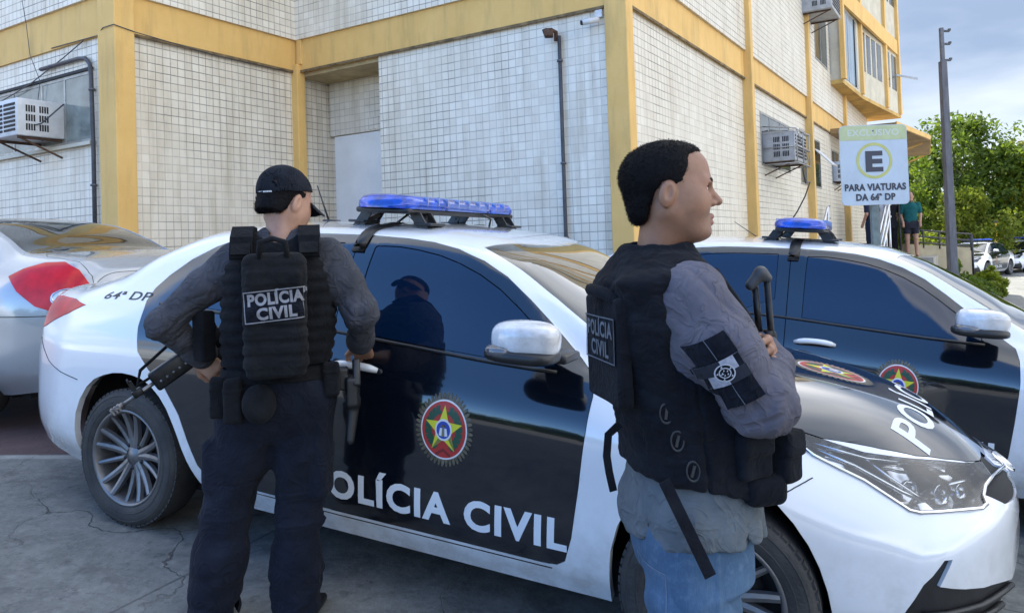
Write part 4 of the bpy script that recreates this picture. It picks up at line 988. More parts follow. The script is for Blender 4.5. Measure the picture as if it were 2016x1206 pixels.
# ================================================================ SDF modelling (smooth blended bodies and cloth)
f32 = np.float32
def vnoise(P, s, seed=0):
    q = P*s+seed*17.31; i = np.floor(q).astype(np.int64); f = q-i; f = f*f*(3-2*f); r = 0
    for dx in (0, 1):
        for dy in (0, 1):
            for dz in (0, 1):
                h = (i[:, 0]+dx)*374761393+(i[:, 1]+dy)*668265263+(i[:, 2]+dz)*2147483647+seed*974634777
                h = (h ^ (h >> 13))*1274126177; h = (h ^ (h >> 16)) & 0xffff
                w = (f[:, 0] if dx else 1-f[:, 0])*(f[:, 1] if dy else 1-f[:, 1])*(f[:, 2] if dz else 1-f[:, 2]); r = r+w*(h/65535.)
    return r-.5
def smin(a, b, k=.03): h = np.maximum(k-np.abs(a-b), 0)/k; return np.minimum(a, b)-h*h*k*.25
def smax(a, b, k=.02): return -smin(-a, -b, k)
def s_cap(P, a, b, ra, rb=None):
    a = np.array(a, float); b = np.array(b, float); rb = ra if rb is None else rb; ab = b-a; t = np.clip((P-a)@ab/(ab@ab), 0, 1)
    return np.linalg.norm(P-a-t[:, None]*ab, axis=1)-(ra+(rb-ra)*t)
def chain(P, pts, rs, k=.02):
    d = None
    for i in range(len(pts)-1):
        e = s_cap(P, pts[i], pts[i+1], rs[i], rs[i+1]); d = e if d is None else smin(d, e, k)
    return d
def fr(P, c, R): q = P-np.array(c, float); return q if R is None else q@np.array(R, float).T
def s_ell(P, c, r, R=None):
    q = fr(P, c, R); r = np.array(r, float); k0 = np.linalg.norm(q/r, axis=1); k1 = np.linalg.norm(q/(r*r), axis=1)+1e-9; return k0*(k0-1)/k1
def s_box(P, c, h, r=.01, R=None):
    q = np.abs(fr(P, c, R))-(np.array(h, float)-r); return np.linalg.norm(np.maximum(q, 0), axis=1)+np.minimum(q.max(1), 0)-r
def s_stack(P, rows, R2=None, p=2.2, cap=.02):
    """rows (z, cx, cy, rx, ry): superelliptic sections; rx along the person's right R2, ry along forward"""
    rows = sorted(rows); z = np.array([r[0] for r in rows]); f = [pchip_v(z, np.array([r[i] for r in rows])) for i in range(1, 5)]
    Z = np.clip(P[:, 2], z[0], z[-1]); cx, cy, rx, ry = (g(Z) for g in f); dx = P[:, 0]-cx; dy = P[:, 1]-cy
    if R2 is not None: u = dx*R2[0]+dy*R2[1]; v = -dx*R2[1]+dy*R2[0]
    else: u, v = dx, dy
    n = (np.abs(u/rx)**p+np.abs(v/ry)**p)**(1/p); d = (n-1)*np.minimum(rx, ry)
    return smax(d, np.maximum(z[0]-P[:, 2], P[:, 2]-z[-1]), cap)
def pchip_v(xs, ys):
    h = np.diff(xs); dl = np.diff(ys)/h; n = len(xs); d = np.zeros(n)
    for i in range(1, n-1):
        if dl[i-1]*dl[i] > 0: w1, w2 = 2*h[i]+h[i-1], h[i]+2*h[i-1]; d[i] = (w1+w2)/(w1/dl[i-1]+w2/dl[i])
    d[0], d[-1] = dl[0], dl[-1]
    def f(x):
        i = np.clip(np.searchsorted(xs, x)-1, 0, n-2); t = (x-xs[i])/h[i]
        return (2*t**3-3*t*t+1)*ys[i]+(t**3-2*t*t+t)*h[i]*d[i]+(-2*t**3+3*t*t)*ys[i+1]+(t**3-t*t)*h[i]*d[i+1]
    return f
def poly2d(u, v, poly):
    """signed distance to a 2-D polygon"""
    d = np.full(len(u), 1e9); s = np.ones(len(u)); n = len(poly); j = n-1
    for i in range(n):
        ex, ey = poly[j][0]-poly[i][0], poly[j][1]-poly[i][1]; wx, wy = u-poly[i][0], v-poly[i][1]; t = np.clip((wx*ex+wy*ey)/(ex*ex+ey*ey+1e-12), 0, 1)
        d = np.minimum(d, (wx-ex*t)**2+(wy-ey*t)**2); c1 = v >= poly[i][1]; c2 = v < poly[j][1]; c3 = ex*wy > ey*wx
        s = np.where((c1 & c2 & c3) | (~c1 & ~c2 & ~c3), -s, s); j = i
    return s*np.sqrt(d)
def sdf_obj(name, fn, lo, hi, vox, m, parent, base=(0, 0, 0), proj=1):
    lo = np.array(lo, float); hi = np.array(hi, float); st = 4; n = (np.ceil((hi-lo)/vox/st).astype(int)*st)+1
    cn = (n-1)//st+1
    g = np.stack(np.meshgrid(*[np.arange(k) for k in cn], indexing='ij'), -1).reshape(-1, 3)
    Dc = fn(lo+g*vox*st).reshape(cn)
    near = np.abs(Dc) < vox*st*1.5; blk = np.zeros(cn-1, bool)
    for dx in (0, 1):
        for dy in (0, 1):
            for dz in (0, 1): blk |= near[dx:cn[0]-1+dx, dy:cn[1]-1+dy, dz:cn[2]-1+dz]
    D = np.repeat(np.repeat(np.repeat(Dc[:-1, :-1, :-1], st, 0), st, 1), st, 2); D = np.pad(D, ((0, 1),)*3, mode='edge').astype(f32)
    mk = np.repeat(np.repeat(np.repeat(blk, st, 0), st, 1), st, 2); M = np.zeros(n, bool); M[:-1, :-1, :-1] = mk
    M[1:, :-1, :-1] |= mk; M[:-1, 1:, :-1] |= mk; M[:-1, :-1, 1:] |= mk; M[1:, 1:, :-1] |= mk; M[1:, :-1, 1:] |= mk; M[:-1, 1:, 1:] |= mk; M[1:, 1:, 1:] |= mk
    idx = np.argwhere(M); out = np.empty(len(idx), f32)
    for a in range(0, len(idx), 400000): out[a:a+400000] = fn(lo+idx[a:a+400000]*vox)
    D[M] = out
    neg = D < 0; c = n-1; cnt = np.zeros(c, np.int8)
    for dx in (0, 1):
        for dy in (0, 1):
            for dz in (0, 1): cnt += neg[dx:c[0]+dx, dy:c[1]+dy, dz:c[2]+dz]
    cell = np.argwhere((cnt > 0) & (cnt < 8)); vid = -np.ones(c, np.int64); vid[tuple(cell.T)] = np.arange(len(cell))
    acc = np.zeros((len(cell), 3)); num = np.zeros(len(cell))
    corners = [(a, b, d) for a in (0, 1) for b in (0, 1) for d in (0, 1)]
    for a in range(8):
        for b in range(a+1, 8):
            ca, cb = np.array(corners[a]), np.array(corners[b])
            if abs(ca-cb).sum() != 1: continue
            va = D[tuple((cell+ca).T)]; vb = D[tuple((cell+cb).T)]; s = (va < 0) != (vb < 0)
            t = np.where(s, va/(va-vb+1e-12*np.sign(va-vb)+1e-20), 0); acc += s[:, None]*(ca+(cb-ca)*t[:, None]); num += s
    V = lo+(cell+acc/num[:, None])*vox
    quads = []
    for ax in range(3):
        o = [(ax+1) % 3, (ax+2) % 3]; e = np.zeros(3, int); e[ax] = 1
        sl0 = [slice(1, c[k]) if k in o else slice(0, c[k]) for k in range(3)]; sl1 = [slice(1, c[k]) if k in o else slice(1, c[k]+1) for k in range(3)]
        A = neg[tuple(sl0)]; B = neg[tuple(sl1)]; E = np.argwhere(A != B)
        if not len(E): continue
        flip = A[tuple(E.T)]; E = E+np.array([1 if k in o else 0 for k in range(3)])
        u = np.zeros(3, int); v = np.zeros(3, int); u[o[0]] = 1; v[o[1]] = 1
        q = np.stack([vid[tuple((E-u-v).T)], vid[tuple((E-v).T)], vid[tuple(E.T)], vid[tuple((E-u).T)]], 1); q[~flip] = q[~flip][:, ::-1]; quads.append(q)
    Q = np.vstack(quads); Q = Q[(Q >= 0).all(1)]
    h = vox*.5
    for _ in range(proj):
        d = fn(V); gr = np.stack([fn(V+np.eye(3)[k]*h)-fn(V-np.eye(3)[k]*h) for k in range(3)], 1)/(2*h); gl = (gr*gr).sum(1)+1e-6
        V = V-np.clip(d/gl, -vox, vox)[:, None]*gr*.9
    me = bpy.data.meshes.new(name); V = V-np.array(base, float)
    me.vertices.add(len(V)); me.vertices.foreach_set('co', V.astype(f32).ravel()); me.loops.add(len(Q)*4); me.loops.foreach_set('vertex_index', Q.astype(np.int32).ravel())
    me.polygons.add(len(Q)); me.polygons.foreach_set('loop_start', (np.arange(len(Q))*4).astype(np.int32)); me.polygons.foreach_set('use_smooth', np.ones(len(Q), bool)); me.update(calc_edges=True)
    return new_obj(name, me, m, parent)
# ---- head: local x right, y forward, z up, origin between the ears
def head_sdf(q, ears=True, eyes=True):
    d = smin(s_ell(q, (0, -.010, .045), (.0755, .098, .086)), s_ell(q, (0, .020, .066), (.060, .075, .061)), .02); ax = np.abs(q[:, 0])[:, None]; m = np.hstack([ax, q[:, 1:]])
    d = smin(d, s_ell(q, (0, .030, -.028), (.060, .064, .085)), .05)
    d = smin(d, s_ell(q, (0, .044, -.080), (.039, .041, .030)), .03); d = smin(d, s_ell(q, (0, .083, -.095), (.018, .014, .014)), .018)
    d = smin(d, s_cap(m, (.055, -.004, -.045), (.028, .060, -.096), .012, .012), .05)
    d = smin(d, s_ell(m, (.041, .050, -.020), (.022, .028, .030)), .045)
    d = smin(d, s_cap(m, (.012, .089, .031), (.043, .073, .032), .010, .009), .02)
    d = smax(d, -s_ell(m, (.033, .098, .012), (.019, .019, .0135)), .010)
    d = smin(d, s_ell(m, (.0325, .0705, .012), (.0135, .0135, .0125)), .004)                    # lids and eyeballs
    d = smin(d, s_cap(q, (0, .091, .022), (0, .1165, -.018), .0068, .0110), .014); d = smin(d, s_ell(m, (.0105, .100, -.024), (.0085, .011, .008)), .007)
    d = smin(d, s_cap(m, (0, .0985, -.0555), (.021, .081, -.0640), .0078, .0032), .006); d = smin(d, s_cap(m, (0, .0965, -.0715), (.019, .081, -.0670), .0086, .0032), .006)
    if ears:
        ca, sa = cos(.20), sin(.20); R = [(1, 0, 0), (0, ca, -sa), (0, sa, ca)]
        e = s_ell(m, (.079, -.014, -.002), (.0085, .0185, .0335), R); e = smax(e, -s_ell(m, (.089, -.010, .002), (.008, .0095, .019), R), .004); e = smin(e, s_ell(m, (.074, -.008, -.003), (.006, .012, .022), R), .006)
        d = smin(d, e, .008)
    return d
def frame(fwd, up=(0, 0, 1)):
    f = np.array(fwd, float); f /= np.linalg.norm(f); u = np.array(up, float); r = np.cross(f, u); r /= np.linalg.norm(r); u = np.cross(r, f); return np.array([r, f, u])     # rows: right, forward, up
def hand_sdf(P, c, fwd, palm_n, s=1., curl=(.5, .55, .6, .65), thumb=1, size=1.):
    """c wrist, fwd towards the fingers, palm_n out of the palm; thumb +1 on the side fwd x palm_n"""
    f = np.array(fwd, float); f /= np.linalg.norm(f); n = np.array(palm_n, float); n -= f*(n@f); n /= np.linalg.norm(n); x = np.cross(f, n)*thumb
    R = np.array([x, f, n]); q = (P-np.array(c, float))@R.T/size
    d = s_box(q, (0, .045, 0), (.040, .050, .014), .013)
    d = smin(d, s_ell(q, (.022, .03, .008), (.02, .034, .014)), .012)
    for k, (x0, ln, r) in enumerate(((.031, .074, .0092), (.010, .082, .0096), (-.011, .076, .0092), (-.031, .060, .0082))):
        p = np.array((x0, .088, 0.)); a = 0; L = (ln*.46, ln*.30, ln*.24); pts = [p]
        for j in range(3):
            a += curl[k]*(1.0, 1.25, .9)[j]; p = p+np.array((x0*.08*L[j]/.03, cos(a)*L[j], sin(a)*L[j])); pts.append(p)
        d = smin(d, chain(q, pts, (r, r*.97, r*.9, r*.78), .004), .007)
    d = smin(d, chain(q, [(.032, .018, .006), (.056, .052, .016), (.058, .080, .026), (.050, .100, .032)], (.013, .011, .0098, .0085), .005), .010)
    return d*size
M_SKIN = mat('skin', (.36, .185, .115), .5, vary=.12, vscale=22, bump=.08, bscale=260, col2=(.42, .23, .15))
def skin(name, a, b):
    m = mat(name, a, .48, vary=.1, vscale=18, bump=.12, bscale=300, col2=b); bs = m.node_tree.nodes['Principled BSDF']; bs.inputs['Subsurface Weight'].default_value = .12; bs.inputs['Subsurface Radius'].default_value = (.012, .005, .003); bs.inputs['Subsurface Scale'].default_value = .6; return m
def cloth(name, a, b, vscale=9, weave=900, rough=.9, creases=1.):
    g = G(name); P = g.obj(); n = g.noise(P, vscale, 6, .65); c = g.mix(g.rng(n, .33, .67), a, b); g.l(c, g.b.inputs['Base Color']); g.b.inputs['Roughness'].default_value = rough; g.b.inputs['Specular IOR Level'].default_value = .12
    g.b.inputs['Sheen Weight'].default_value = .03; g.b.inputs['Sheen Roughness'].default_value = .5
    w = g.noise(P, weave, 2); f = g.noise(P, 38, 4, .6); nz = g.n('ShaderNodeTexNoise'); nz.inputs['Scale'].default_value = 15; nz.inputs['Detail'].default_value = 2.5; nz.inputs['Distortion'].default_value = 1.1; g.l(P, nz.inputs['Vector']); rd = g.math('POWER', g.math('SUBTRACT', 1, g.math('ABSOLUTE', g.math('MULTIPLY_ADD', nz.outputs[0], 4, -2))), 3.)
    g.bump(g.math('ADD', g.math('ADD', g.math('MULTIPLY', w, .12), g.math('MULTIPLY', f, .35)), g.math('MULTIPLY', g.math('MAXIMUM', rd, 0), creases)), .8, .007); return g.m
# ================================================================ OFFICERS
C_SLATE = cloth('grey blue ripstop', (.036, .038, .046), (.070, .071, .084), creases=.7); C_SLATE2 = cloth('slate violet ripstop', (.085, .082, .102), (.125, .120, .145), creases=.65)
C_VEST = cloth('black vest nylon', (.0035, .004, .0055), (.009, .0098, .012), 12, creases=.3); C_VEST2 = cloth('dark navy vest nylon', (.0042, .005, .0075), (.0105, .012, .0165), 12, creases=.35)
C_PACK = cloth('black pack nylon', (.006, .0065, .008), (.014, .0145, .016), 14, creases=.3); C_TROU = cloth('dark navy trousers', (.006, .0075, .014), (.014, .017, .028), 6, creases=.6)
C_TEE = cloth('washed grey green cotton', (.085, .10, .115), (.125, .145, .16), 10, creases=.6); C_CAP = cloth('black cap cotton', (.006, .008, .013), (.013, .016, .023), 20, creases=.15)
C_PATCH = cloth('black velcro patch', (.004, .005, .009), (.008, .010, .016), 20); C_GREYT = mat('grey reflective print', (.19, .19, .205), .6, vary=.12, vscale=60); C_GREYD = mat('dim grey print', (.11, .13, .16), .6, vary=.2, vscale=60)
M_GUN = mat('gun metal', (.016, .017, .019), .38, .6, vary=.4, vscale=30); M_GUNP = mat('grey gun polymer', (.04, .042, .046), .5, vary=.25, vscale=30); M_STEEL = mat('worn steel', (.20, .20, .21), .4, .8, vary=.3, vscale=40)
M_BOOT = mat('black boot leather', (.010, .010, .011), .5, vary=.4, vscale=20, bump=.2, bscale=90)
def denim():
    g = G('blue denim'); P = g.obj(); sep = g.n('ShaderNodeSeparateXYZ'); g.l(P, sep.inputs[0]); n = g.noise(P, 5, 6, .6); f = g.noise(P, 45, 5, .7); st = g.n('ShaderNodeMapping'); st.inputs['Scale'].default_value = (500, 500, 60); g.l(P, st.inputs[0]); w = g.noise(st.outputs[0], 1, 2)
    c = g.mix(g.rng(n, .35, .66), (.030, .072, .135), (.085, .150, .24)); c = g.mix(g.rng(f, .5, .75, 0, .5), c, (.16, .23, .32)); c = g.mix(g.rng(w, .4, .65, 0, .35), c, (.04, .07, .13)); g.l(c, g.b.inputs['Base Color']); g.b.inputs['Roughness'].default_value = .88; g.b.inputs['Specular IOR Level'].default_value = .2
    g.bump(g.math('ADD', g.math('MULTIPLY', w, .3), f), .4, .003); return g.m
M_DENIM = denim()
def hair_mat():
    g = G('short black hair'); P = g.obj(); n = g.noise(P, 260, 3, .7); c = g.mix(g.rng(n, .4, .65), (.0022, .0022, .003), (.008, .0075, .0085)); g.l(c, g.b.inputs['Base Color']); g.b.inputs['Roughness'].default_value = .62; g.b.inputs['Specular IOR Level'].default_value = .10; g.bump(n, .5, .003); return g.m
M_HAIR = hair_mat(); M_EYE = mat('eye white', (.55, .53, .50), .15); M_IRIS = mat('dark iris', (.02, .010, .006), .08)
V3 = lambda *a: np.array(a, float)
def folds(P, s, amp, seed=0, axis=None, st=3.):
    """ridged creases, stretched along axis"""
    Q = P if axis is None else P-np.outer(P@axis, axis)*(1-1/st)
    a = 1-2*np.abs(vnoise(Q, s, seed)); b = vnoise(Q, s*2.3, seed+5); return amp*(a*a*.9+b*.6-.45)
def rings(P, axis, fa, fp, amp, seed=0):
    """cloth bunched up along a limb: creases run across the axis"""
    axis = axis/np.linalg.norm(axis); t = P@axis; Q = (P-np.outer(t, axis))*fp; w = vnoise(P, 14, seed+3)*.9; Q = Q+np.outer(t*fa+w, axis); n = vnoise(Q, 1., seed); return amp*((1-2*np.abs(n))**2-.5)
def wrap_obj(o):
    me = o.data; return BVHTree.FromPolygons([tuple(v.co) for v in me.vertices], [tuple(p.vertices) for p in me.polygons])
def drape_on(bm, T, org, ax, ay, d, name, m, parent, lift=.0015, far=.3):
    """flat drawing laid on a surface: ax, ay in-plane axes, d the direction it is pressed in"""
    d = Vector(d).normalized(); ax, ay, org = Vector(ax), Vector(ay), Vector(org)
    for v in bm.verts:
        p = org+ax*v.co.x+ay*v.co.y; q, n, i, t = T.ray_cast(p-d*far, d)
        if q is None: q, n, i, t = T.find_nearest(p)
        v.co = q-d*(lift+.0007*v.co.z)
    me = bpy.data.meshes.new(name); bm.to_mesh(me); bm.free()
    return new_obj(name, me, m, parent)
def flat_panel(w, h, cell=.012, z=0):
    bm = bmesh.new(); vs = [bm.verts.new((x, y, z)) for x, y in ((-w/2, -h/2), (w/2, -h/2), (w/2, h/2), (-w/2, h/2))]; bm.faces.new(vs); grid_cut(bm, cell); return bm
def frame_mesh(w, h, t, cell=.012, z=1):
    mb = MB()
    for a, b in (((-w/2, -h/2), (w/2, -h/2+t)), ((-w/2, h/2-t), (w/2, h/2)), ((-w/2, -h/2+t), (-w/2+t, h/2-t)), ((w/2-t, -h/2+t), (w/2, h/2-t))): mb.add([(a[0], a[1], z), (b[0], a[1], z), (b[0], b[1], z), (a[0], b[1], z)], [(0, 1, 2, 3)])
    me = bpy.data.meshes.new('f'); me.from_pydata(mb.v, [], mb.f); bm = bmesh.new(); bm.from_mesh(me); bpy.data.meshes.remove(me); grid_cut(bm, cell); return bm
def fit_text(s, width, y, bold=.03, cell=.012, z=1, height=None):
    bm = text_mesh(s, 1, bold, 1.08, 0, 'CENTER', 10); xs = [v.co.x for v in bm.verts]; ys = [v.co.y for v in bm.verts]; k = width/(max(xs)-min(xs)); mid = (max(xs)+min(xs))/2; ky = k if height is None else height/.72
    for v in bm.verts: v.co = Vector(((v.co.x-mid)*k, v.co.y*ky+y, z))
    grid_cut(bm, cell); return bm
def join_bm(*bs):
    out = bmesh.new()
    for b in bs:
        me = bpy.data.meshes.new('t'); b.to_mesh(me); out.from_mesh(me); bpy.data.meshes.remove(me); b.free()
    return out
def band(pts, nrm, w, th, name, m, parent, base):
    """flat strap following points; nrm = normals"""
    vs = []; fs = []; k = len(pts)
    for i, (p, n) in enumerate(zip(pts, nrm)):
        p = Vector(p)-Vector(base); n = Vector(n).normalized(); t = (Vector(pts[min(i+1, k-1)])-Vector(pts[max(i-1, 0)])).normalized(); s = t.cross(n).normalized()
        vs += [p-s*w/2, p+s*w/2, p+s*w/2+n*th, p-s*w/2+n*th]
    for i in range(k-1):
        for j in range(4): fs.append((i*4+j, i*4+(j+1) % 4, (i+1)*4+(j+1) % 4, (i+1)*4+j))
    fs += [(3, 2, 1, 0), tuple((k-1)*4+j for j in range(4))]
    mb = MB(); mb.add(vs, fs, 0, False); return mb.build(name, m, parent)

def fuzz(o, n, ln, wd, seed=1, lay=(0, 0, -.6)):
    """short hairs standing on a hair mesh, in the same mesh"""
    me = o.data; rng = np.random.default_rng(seed); nv = len(me.vertices); co = np.empty(nv*3, f32); me.vertices.foreach_get('co', co); co = co.reshape(-1, 3); nr = np.empty(nv*3, f32); me.vertices.foreach_get('normal', nr); nr = nr.reshape(-1, 3)
    i = rng.integers(nv, size=n); p = co[i]+rng.normal(size=(n, 3))*.0012; d = nr[i]*.55+np.array(lay)*.5+rng.normal(size=(n, 3))*.33; d /= np.linalg.norm(d, axis=1)[:, None]; s = np.cross(d, rng.normal(size=(n, 3))); s /= np.linalg.norm(s, axis=1)[:, None]
    l = (ln*(.5+.8*rng.random(n)))[:, None]; V = np.stack([p-s*wd, p+s*wd, p+d*l+np.array(lay)*l*.15], 1).reshape(-1, 3); bm = bmesh.new(); bm.from_mesh(me); t = bpy.data.meshes.new('t'); t.from_pydata(V.tolist(), [], [(3*k, 3*k+1, 3*k+2) for k in range(n)]); bm.from_mesh(t); bpy.data.meshes.remove(t); bm.to_mesh(me); bm.free()
# ---------------------------------------------------------------- officer seen from behind
def officer_back():
    B = V3(-.93, 2.74, gz(-.93, 2.74)); root = empty('person', B); tag(root, 'officer in a black cap seen from behind, hand on the car door handle', 'person')
    F = V3(-.22, .975, 0); F /= np.linalg.norm(F); R = V3(F[1], -F[0], 0); R2 = R[:2]
    H0 = V3(-.824, 2.758, 1.412); HR = frame((.46, .83, -.30)); hq = lambda P: (P-H0)@HR.T
    armL = [V3(-1.000, 2.735, 1.222), V3(-1.095, 2.71, 1.13), V3(-1.228, 2.665, 1.005), V3(-1.155, 2.80, .885)]
    armR = [V3(-.672, 2.765, 1.222), V3(-.615, 2.76, 1.13), V3(-.552, 2.745, 1.01), V3(-.588, 2.90, .905)]
    hL = (V3(-1.165, 2.80, .872), V3(.72, .12, -.66), V3(.25, .8, -.2)); hR = (V3(-.600, 2.955, .872), V3(-.02, .78, -.52), V3(-.05, -.55, -.80))
    legL = [V3(-.94, 2.75, .74), V3(-1.045, 2.745, .34), V3(-1.108, 2.73, -.02)]; legR = [V3(-.755, 2.755, .74), V3(-.806, 2.785, .30), V3(-.822, 2.79, -.05)]
    gl, gr = gz(-1.1, 2.72), gz(-.82, 2.78)
    def body(P):
        d = head_sdf(hq(P)); d = smin(d, s_cap(P, (-.832, 2.725, 1.24), (-.812, 2.750, 1.385), .066, .056), .03)
        d = smin(d, s_stack(P, [(.72, -.85, 2.745, .13, .085), (1.0, -.84, 2.74, .14, .09), (1.2, -.838, 2.742, .15, .08), (1.27, -.834, 2.735, .06, .05)], R2), .03)
        for a in (armL, armR): d = smin(d, chain(P, a+[hL[0] if a is armL else hR[0]], (.045, .045, .042, .036, .029)), .02)
        d = smin(d, hand_sdf(P, *hL, curl=(.7, .8, .8, .85), thumb=-1), .012); d = smin(d, hand_sdf(P, *hR, curl=(.55, .6, .65, .7), thumb=1), .012)
        for a in (legL, legR): d = smin(d, chain(P, a, (.08, .055, .042)), .04)
        return d
    sk = skin('light tan skin', (.31, .160, .098), (.40, .22, .145))
    sdf_obj('body', body, (-1.42, 2.48, -.16), (-.38, 3.2, 1.62), .0042, sk, root, B)
    def hairf(P):
        q = hq(P); d = s_ell(q, (0, -.012, .04), (.079, .1, .088)); d = smin(d, s_ell(q, (0, -.05, -.03), (.062, .055, .06)), .03)
        d = smax(d, poly2d(q[:, 1], q[:, 2], [(.055, .05), (.05, .02), (.028, -.02), (.018, -.02), (.012, .018), (-.025, .02), (-.036, -.028), (-.055, -.050), (-.13, -.045), (-.14, .05)]), .006); return d+vnoise(P, 220, 3)*.003
    fuzz(sdf_obj('hair', hairf, (-.93, 2.62, 1.28), (-.68, 2.9, 1.58), .0035, M_HAIR, root, B), 6000, .006, .0006, 2)
    # cap with a curved peak
    def capf(P):
        q = hq(P); d = s_ell(q, (0, -.008, .046), (.0865, .112, .098)); d = np.maximum(d, -(s_ell(q, (0, -.008, .046), (.0825, .108, .094))))
        pl = .046+.36*(q[:, 1])-q[:, 2]; d = smax(d, pl, .003)
        seam = np.minimum.reduce([np.abs(q[:, 0]*cos(a)+(q[:, 1]+.008)*sin(a)) for a in (0, pi/3, -pi/3)]); d = d+.0012*np.exp(-(seam/.002)**2)
        b = s_ell(q, (0, .095, .040), (.080, .098, .020)); br = np.maximum(np.abs(q[:, 2]-(.050-.9*(q[:, 1]-.08)*.25-8*q[:, 0]**2))-.0028, 0); br = smax(np.hypot(0, q[:, 2]-(.050-.28*(q[:, 1]-.08)-7*q[:, 0]**2))-.0032, s_ell(np.c_[q[:, :2], 0*q[:, 0]], (0, .085, 0), (.082, .098, 1)), .003); br = smax(br, .062-q[:, 1], .004)
        d = smin(d, br, .008); d = smin(d, s_ell(q, (0, -.008, .145), (.008, .008, .004)), .003); return d+vnoise(P, 30, 2)*.002
    sdf_obj('cap', capf, (-.95, 2.60, 1.28), (-.62, 2.98, 1.60), .0034, C_CAP, root, B)
    T = wrap_obj([o for o in root.children if o.name.startswith('cap')][0])
    mb = MB()
    for k in range(11):
        x0 = -.034+.0062*k
        if k == 4: continue
        mb.add([(x0, -.0028, 1), (x0+.005, -.0028, 1), (x0+.005, .0028, 1), (x0, .0028, 1)], [(0, 1, 2, 3)])
    me = bpy.data.meshes.new('t'); me.from_pydata(mb.v, [], mb.f); bm = bmesh.new(); bm.from_mesh(me); bpy.data.meshes.remove(me)
    drape_on(bm, T, V3(-.865, 2.66, 1.455)-B, (.985, .15, .012), (0, 0, 1), (.28, .95, 0), 'cap_print', M_TXTW, root)
    # shirt
    def shirt(P):
        d = s_stack(P, [(.78, -.855, 2.745, .165, .112), (.9, -.85, 2.742, .17, .115), (1.05, -.842, 2.74, .182, .125), (1.16, -.838, 2.742, .192, .125), (1.235, -.836, 2.745, .178, .10), (1.29, -.832, 2.742, .115, .078), (1.335, -.824, 2.742, .066, .066)], R2, 2.2)
        for a, s in ((armL, 1), (armR, 2)):
            e = chain(P, a, (.069, .064, .056, .046), .03); ax = (a[2]-a[1])/np.linalg.norm(a[2]-a[1])
            e = e+rings(P, a[2]-a[1]+V3(.2, .1, 0), 32, 8, .0065, s)+rings(P, a[3]-a[2], 60, 12, .007, s+4)*np.exp(-(np.linalg.norm(P-a[2], axis=1)/.10)**2)+vnoise(P, 9, s)*.012; d = smin(d, e, .035)
            e = s_cap(P, a[3]-.02*(a[3]-a[2])/np.linalg.norm(a[3]-a[2]), a[3]+.012*(a[3]-a[2])/np.linalg.norm(a[3]-a[2]), .0535); d = smin(d, e, .012)
            d = smax(d, -s_cap(P, a[3]+.01*(a[3]-a[2])/np.linalg.norm(a[3]-a[2]), a[3]+.09*(a[3]-a[2])/np.linalg.norm(a[3]-a[2]), .042), .004)
        d = smax(d, -s_cap(P, (-.832, 2.728, 1.27), (-.808, 2.752, 1.42), .064), .004)
        return d+vnoise(P, 16, 4)*.006
    sdf_obj('shirt', shirt, (-1.40, 2.52, .72), (-.40, 3.02, 1.40), .0042, C_SLATE, root, B)
    # trousers with folds and sagging hems
    def trou(P):
        d = s_stack(P, [(.58, -.893, 2.745, .13, .08), (.64, -.888, 2.745, .175, .115), (.70, -.872, 2.742, .192, .132), (.80, -.858, 2.742, .182, .122), (.855, -.855, 2.742, .172, .115)], R2, 2.3, .01)
        for a, s, hem in ((legL, 1, gl), (legR, 2, gr)):
            e = chain(P, [a[0]+V3(0, 0, -.02), (a[0]+a[1])/2+V3(0, -.004, 0), a[1], (a[1]+a[2])/2+V3(0, -.012, 0), a[2]], (.104, .094, .080, .082, .088), .05)
            kz = a[1][2]; e = e+vnoise(P*V3(1, 1, 2.2), 11, s+6)*.022*np.exp(-((P[:, 2]-kz+.05)/.16)**2)+folds(P*V3(1, 1, 2.0), 9, .016, s+9)*np.clip((.20-P[:, 2])/.25, 0, 1)+vnoise(P, 8, s)*.016+vnoise(P*V3(1, 1, .22), 24, s)*.012+vnoise(P, 30, s)*.004-.003*np.exp(-((P[:, 2]-kz+.02)/.004)**2)+.003*np.exp(-((P[:, 2]-kz-.10)/.004)**2)
            d = smin(d, e, .045)
        for c, rr in ((V3(-1.082, 2.735, .50), 1), (V3(-.712, 2.765, .46), 1)):       # cargo pockets
            d = smin(d, s_box(P, c, (.030, .072, .095), .025)+vnoise(P, 16, 2)*.01, .02)
        d = smax(d, .012+gl-P[:, 2]+.0, .006); d = smax(d, -np.maximum(chain(P, [legL[1], legL[2]+V3(0, 0, -.1)], (.05, .085)), P[:, 2]-gl-.10), .006); d = smax(d, -np.maximum(chain(P, [legR[1], legR[2]+V3(0, 0, -.1)], (.05, .085)), P[:, 2]-gr-.10), .006)
        return d
    sdf_obj('trousers', trou, (-1.28, 2.54, -.16), (-.60, 2.96, .90), .0048, C_TROU, root, B)
    for a, g0, fd in ((legL, gl, (-.28, .96)), (legR, gr, (.05, 1.0))):
        fx, fy = fd; RR = [(fy, -fx, 0), (fx, fy, 0), (0, 0, 1)]; c = V3(a[2][0], a[2][1], g0)
        def boot(P):
            d = s_ell(P, c+V3(fx*.07, fy*.07, .045), (.049, .125, .05), RR); d = smin(d, s_cap(P, c+V3(0, 0, .05), c+V3(0, 0, .2), .05, .055), .04); d = smax(d, g0+.028-P[:, 2], .004); so = s_box(P, c+V3(fx*.065, fy*.065, .016), (.05, .145, .016), .014, RR); return np.minimum(d, so)
        sdf_obj('boot', boot, c-V3(.2, .2, .03), c+V3(.2, .28, .24), .005, M_BOOT, root, B)
